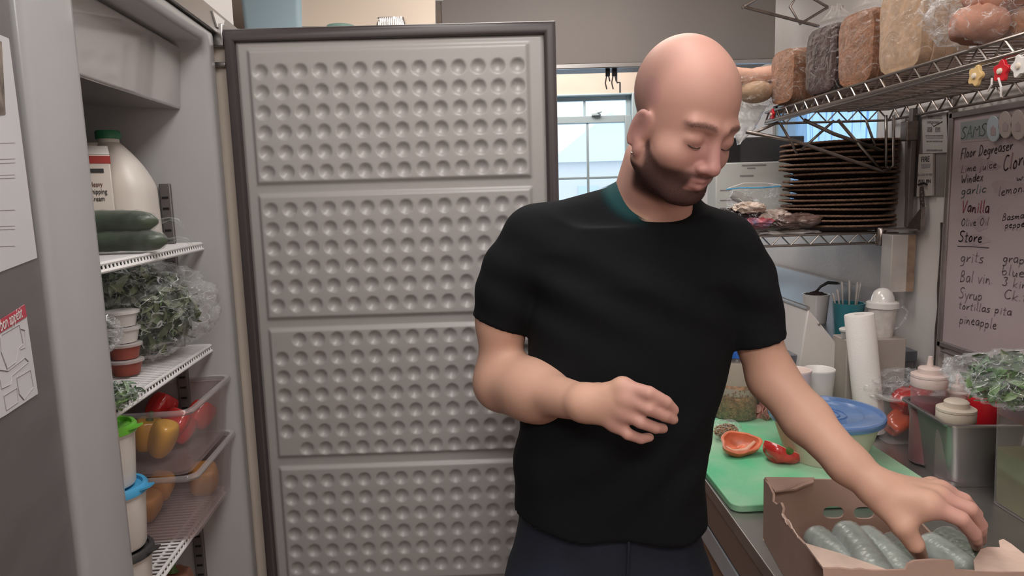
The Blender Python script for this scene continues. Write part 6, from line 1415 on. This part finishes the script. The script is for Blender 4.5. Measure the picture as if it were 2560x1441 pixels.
upper = np.interp(hy, [-.02, .0, .03, .06, .09, .12], [.01, .0, -.036, -.046, -.041, -.039])
beard = sst(.006, -.008, hz - upper) * sst(-.022, -.002, hy) * sst(-.135, -.115, hz) * (ax < .095)
beard *= 1 - (sst(.026, .018, ax) * sst(-.0735, -.069, hz) * sst(-.045, -.050, hz) * (hy > .07))       # lips free
beard *= 1 - sst(.012, .004, ax) * sst(-.048, -.040, hz) * .7
beard *= inhead * (1 - sst(.060, .066, ax) * sst(.034, .026, hy) * sst(-.075, -.065, hz))
brow = inhead * (hy > .045) * sst(.0050, .0020, np.abs(hz - (.0315 - 2.2 * (ax - .028) ** 2 * 4))) * sst(.010, .015, ax) * sst(.055, .048, ax)
scalp = inhead * sst(.028, .05, ax) * sst(.02, -.02, hy) * sst(-.03, .0, hz) * sst(.13, .06, hz)
lip = inhead * sst(.024, .016, ax) * sst(-.0735, -.069, hz) * sst(-.046, -.050, hz) * (hy > .075)
def attr(mesh, name, val):
    a = mesh.attributes.new(name, 'FLOAT', 'POINT'); a.data.foreach_set('value', np.asarray(val, np.float32))
red = inhead * np.clip(sst(.06, .01, np.hypot(hx, hz + .02)) * (hy > .06) * .45 + (ax > .07) * .35, 0, 1)
finger = np.clip(sst(.050, .025, np.min([np.linalg.norm(P - q, axis=1) for f in fR + fL for q in f[0][1:]], axis=0)), 0, 1)
attr(me, 'flush', np.clip(red + finger * .55 + lip * .9 + .45 * inhead, 0, 1))
m_ = me.materials[0]; nt_2 = m_.node_tree; pb = nt_2.nodes['Principled BSDF']; src = pb.inputs['Base Color'].links[0].from_socket
at = nt_2.nodes.new('ShaderNodeAttribute'); at.attribute_name = 'flush'; mx = nt_2.nodes.new('ShaderNodeMix'); mx.data_type = 'RGBA'
nt_2.links.new(at.outputs['Fac'], mx.inputs[0]); nt_2.links.new(src, mx.inputs[6]); mx.inputs[7].default_value = (.45, .225, .205, 1); nt_2.links.new(mx.outputs[2], pb.inputs['Base Color'])
def sub_shell(name, mask, off, m, P, N, F, parent, thr=.03):
    fm = mask[F].max(1) > thr; f = F[fm]; ids = np.unique(f); mp = -np.ones(len(P), int); mp[ids] = np.arange(len(ids))
    me2 = bpy.data.meshes.new(name); me2.from_pydata((P[ids] + N[ids] * off - np.array(man['_o'])).tolist(), [], mp[f].tolist()); me2.update(); me2.materials.append(m)
    me2.polygons.foreach_set('use_smooth', [True] * len(me2.polygons)); attr(me2, 'mask', mask[ids])
    o = bpy.data.objects.new(name, me2); COL.objects.link(o); o.parent = parent; return o
def hairmat(name, col, gain, scale=900, lo_=.3):
    m = bpy.data.materials.new(name); m.use_nodes = True; nt = m.node_tree; N = nt.nodes; L = nt.links; p = N['Principled BSDF']; p.inputs['Base Color'].default_value = (*col, 1); p.inputs['Roughness'].default_value = .8; p.inputs['Specular IOR Level'].default_value = .15
    a = N.new('ShaderNodeAttribute'); a.attribute_name = 'mask'; n = N.new('ShaderNodeTexNoise'); n.inputs['Scale'].default_value = scale; tc = N.new('ShaderNodeTexCoord'); L.new(tc.outputs['Object'], n.inputs['Vector'])
    r = N.new('ShaderNodeMapRange'); r.inputs['From Min'].default_value = .35; r.inputs['From Max'].default_value = .65; r.inputs['To Min'].default_value = lo_; r.inputs['To Max'].default_value = 1
    L.new(n.outputs[0], r.inputs['Value']); mu = N.new('ShaderNodeMath'); mu.operation = 'MULTIPLY'; L.new(a.outputs['Fac'], mu.inputs[0]); L.new(r.outputs[0], mu.inputs[1])
    m2 = N.new('ShaderNodeMath'); m2.operation = 'MULTIPLY'; m2.inputs[1].default_value = gain; m2.use_clamp = True; L.new(mu.outputs[0], m2.inputs[0]); L.new(m2.outputs[0], p.inputs['Alpha']); return m
sub_shell('beard', beard, .0010, hairmat('beard_hair', (.050, .027, .026), .84, 900, .72), P, Nn, F, man)
for s, nm in ((-1, 'eyebrow'), (1, 'eyebrow')): sub_shell(nm, brow * (hx * s > 0), .0012, hairmat('brow_hair', (.07, .04, .035), .75, 1200), P, Nn, F, man)
sub_shell('shaved_hair', scalp, .0006, hairmat('scalp_stubble', (.16, .12, .11), .30, 1500, .6), P, Nn, F, man)
for s in (-1, 1):
    g = G(); pts = []
    for t in np.linspace(-.85, .9, 9): pts.append(H3(s * (.031 + .0150 * t), .0882 - .0085 * t * t - .001 * t, -.0015 - .0030 * (1 - t * t)))
    g.tube(pts, [.0003] + [.0008] * 7 + [.0003], 6); g.build('eyelashes', mat('lash', (.04, .025, .022), .8), man, smooth=180)
g = G(); e_ = H3(-.0765, .009, -.055); g.lathe([(0, -.002), (.0018, -.001), (.0022, 0), (.0018, .001), (0, .002)], e_, 14, axis=tuple(-Lx)); g.build('earring', 'chrome', man, smooth=180)
# finger nails on the visible tips
nail = mat('finger_nail', (.60, .36, .30), .3, coat=.4)
for f in fL[:2]:
    a, b = f[0][-2], f[0][-1]; d = (b - a) / np.linalg.norm(b - a); c_ = b - d * .001; v = CAM - c_; v = v - d * (v @ d); v /= np.linalg.norm(v); s_ = np.cross(d, v); r = f[1][-1]
    g = G(); g.grid(lambda u, w_: c_ + d * (w_ - .5) * .012 + s_ * math.sin((u - .5) * 1.7) * r * .92 + v * (math.cos((u - .5) * 1.7) * r * 1.0 + .0006), 8, 6); g.build('fingernail', nail, man, smooth=180)

# T-shirt
S = Field((-.16, 1.00, .93), (.56, 1.36, 1.62), .0036)
hem = J(1520, 1318, 1.05)[2]
S.op(torso(.007, .96), (-.1, 1.0, .96), (.5, 1.34, 1.60), k=0, pad=.02)
S.cap(J(1570, 548, 1.17), J(1350, 592, 1.18), .060, .050, k=.03).cap(J(1690, 568, 1.16), J(1790, 612, 1.14), .054, .050, k=.03).cap(J(1630, 545, 1.17), J(1640, 505, 1.165), .085, .060, k=.03)
hR = J(1243, 828, 1.18); hL = J(1896, 868, 1.125)
kR = J(1282, 690, 1.18); kL = J(1862, 712, 1.13)
S.cap(J(1338, 606, 1.18), kR, .057, .055, k=.03).cap(kR, hR, .0545, .0495, k=.015)
S.cap(J(1812, 622, 1.135), kL, .053, .052, k=.03).cap(kL, hL, .051, .048, k=.015)
sl, X, Y, Z = S.sub(S.lo, S.lo + S.h * S.n)
A_ = S.a
# soft folds: diagonal pulls from the shoulders and across the belly
fold = .0035 * np.sin(55 * (X * .8 + Z * .9) + 3 * np.sin(9 * Z)) * np.exp(-((Z - 1.40) / .07) ** 2) + .0030 * np.sin(70 * (Z * .8 - X * .5) + 2.5 * np.sin(12 * X)) * np.exp(-((Z - 1.12) / .09) ** 2) + .003 * np.sin(38 * X + 14 * Z) * np.exp(-((Z - 1.0) / .06) ** 2)
A_ += fold.astype(np.float32)
def plane_cut(p, n, c, rad, xl, sg):
    n = n / np.linalg.norm(n); d = (X - p[0]) * n[0] + (Y - p[1]) * n[1] + (Z - p[2]) * n[2]
    near = (X - c[0]) ** 2 + (Y - c[1]) ** 2 + (Z - c[2]) ** 2 < rad ** 2; near &= (X - xl) * sg > 0
    A_[:] = np.where(near, np.maximum(A_, d), A_)
cR1, cR2 = J(1173, 786, 1.18), J(1312, 836, 1.18); dR = cR2 - cR1; nR = np.array([dR[2], 0, -dR[0]]); nR *= np.sign(nR[2]) * -1
cL1, cL2 = J(1826, 872, 1.125), J(1962, 836, 1.125); dL = cL2 - cL1; nL = np.array([-dL[2], 0, dL[0]]); nL *= np.sign(nL[2]) * -1
plane_cut((cR1 + cR2) / 2, nR, hR + np.array([-.004, 0, -.03]), .098, J(1318, 850, 1.18)[0], -1); plane_cut((cL1 + cL2) / 2, nL, hL + np.array([.004, 0, -.03]), .095, J(1820, 880, 1.13)[0], 1)
# hem line, a little lower on the right side of the picture
hz0 = J(1290, 1300, 1.10)[2]; A_[:] = np.maximum(A_, (hz0 - .010 - .035 * np.clip((X + .01) / .35, 0, 1)) - Z + .004 * np.sin(X * 40))
NC = J(1640, 412, 1.095); neckd = np.sqrt((X - NC[0]) ** 2 + ((Y - NC[1]) * .75) ** 2 + ((Z - NC[2]) * 1.0) ** 2) - .0700
# closed ring: keep cloth only outside the neck opening
A_[:] = np.maximum(A_, -neckd)
V2, F2 = S.mesh(); shirt = net_object(V2, F2, 't_shirt', 'shirt', man, relax=2)
sm = shirt.data; P2 = np.empty(len(sm.vertices) * 3, np.float32); sm.vertices.foreach_get('co', P2); P2 = P2.reshape(-1, 3) + np.array(man['_o']); N2 = np.empty(len(P2) * 3, np.float32); sm.vertices.foreach_get('normal', N2); N2 = N2.reshape(-1, 3)
dn = np.sqrt((P2[:, 0] - NC[0]) ** 2 + ((P2[:, 1] - NC[1]) * .75) ** 2 + (P2[:, 2] - NC[2]) ** 2) - .0700
collar_m = hairmat('collar_rib', (.006, .008, .010), 2.2, 900, 1.0); lining_m = hairmat('teal_lining', (.008, .040, .044), 1.0, 900, 1.0)
cm = sst(.017, .009, dn) * sst(-.004, -.001, dn)
o = sub_shell('collar', cm, .0016, collar_m, P2, N2, F2, man, thr=.02)
lm = sst(.034, .012, dn) * sst(-.004, .0, dn) * sst(J(1625, 500, 1.09)[0], J(1585, 500, 1.09)[0], P2[:, 0]) * (P2[:, 1] < 1.19)
sub_shell('teal_lining', lm, .0022, lining_m, P2, N2, F2, man, thr=.02)

# jeans and shoes
Jn = Field((-.06, 1.0, .02), (.42, 1.36, 1.06), .006)
hipc = (aY(1262, 1400, 1.16)[0] + aY(1786, 1400, 1.16)[0]) / 2
def hips(X, Y, Z):
    a = np.interp(Z, [.80, .90, .97, 1.06], [.182, .176, .160, .150]); b = np.interp(Z, [.8, .92, 1.06], [.118, .112, .100])
    q = (np.abs((X - hipc) / a) ** 2.4 + np.abs((Y - 1.185) / b) ** 2.4) ** (1 / 2.4); return np.maximum(np.maximum((q - 1) * .115, .80 - Z), Z - 1.04)
Jn.op(hips, (-.05, 1.02, .8), (.40, 1.34, 1.05), k=0, pad=.02)
for s in (-1, 1):
    a_, b_, c_ = np.array([hipc + s * .088, 1.185, .84]), np.array([hipc + s * .10, 1.175, .48]), np.array([hipc + s * .11, 1.20, .07])
    Jn.cap(a_, b_, .096, .070, k=.03).cap(b_, c_, .070, .058, k=.02)
V3, F3 = Jn.mesh(); jeans = net_object(V3, F3, 'jeans', 'denim', man, relax=2)
g = G(); fy_ = J(1572, 1370, 1.062); g.tube([fy_ + np.array([0, 0, .03]), fy_, fy_ + np.array([-.002, .002, -.05]), fy_ + np.array([-.012, .012, -.10])], .0022, 6); g.build('fly_seam', 'denim', man)
for s in (-1, 1):
    g = G(); c = np.array([hipc + s * .112, 1.15, .0]); V4 = []
    g.grid(lambda u, v: c + np.array([.048 * (1 - .25 * max(0, -math.sin(6.2832 * u))) * math.cos(6.2832 * u) * math.cos(v * 1.5), .145 * math.sin(6.2832 * u) * math.cos(v * 1.5) ** .6, .002 + .085 * math.sin(v * 1.57) * (1 - .35 * max(0, -math.sin(6.2832 * u)))]), 40, 14, closeu=True)
    g.build('shoe', 'shoe', man, smooth=180)
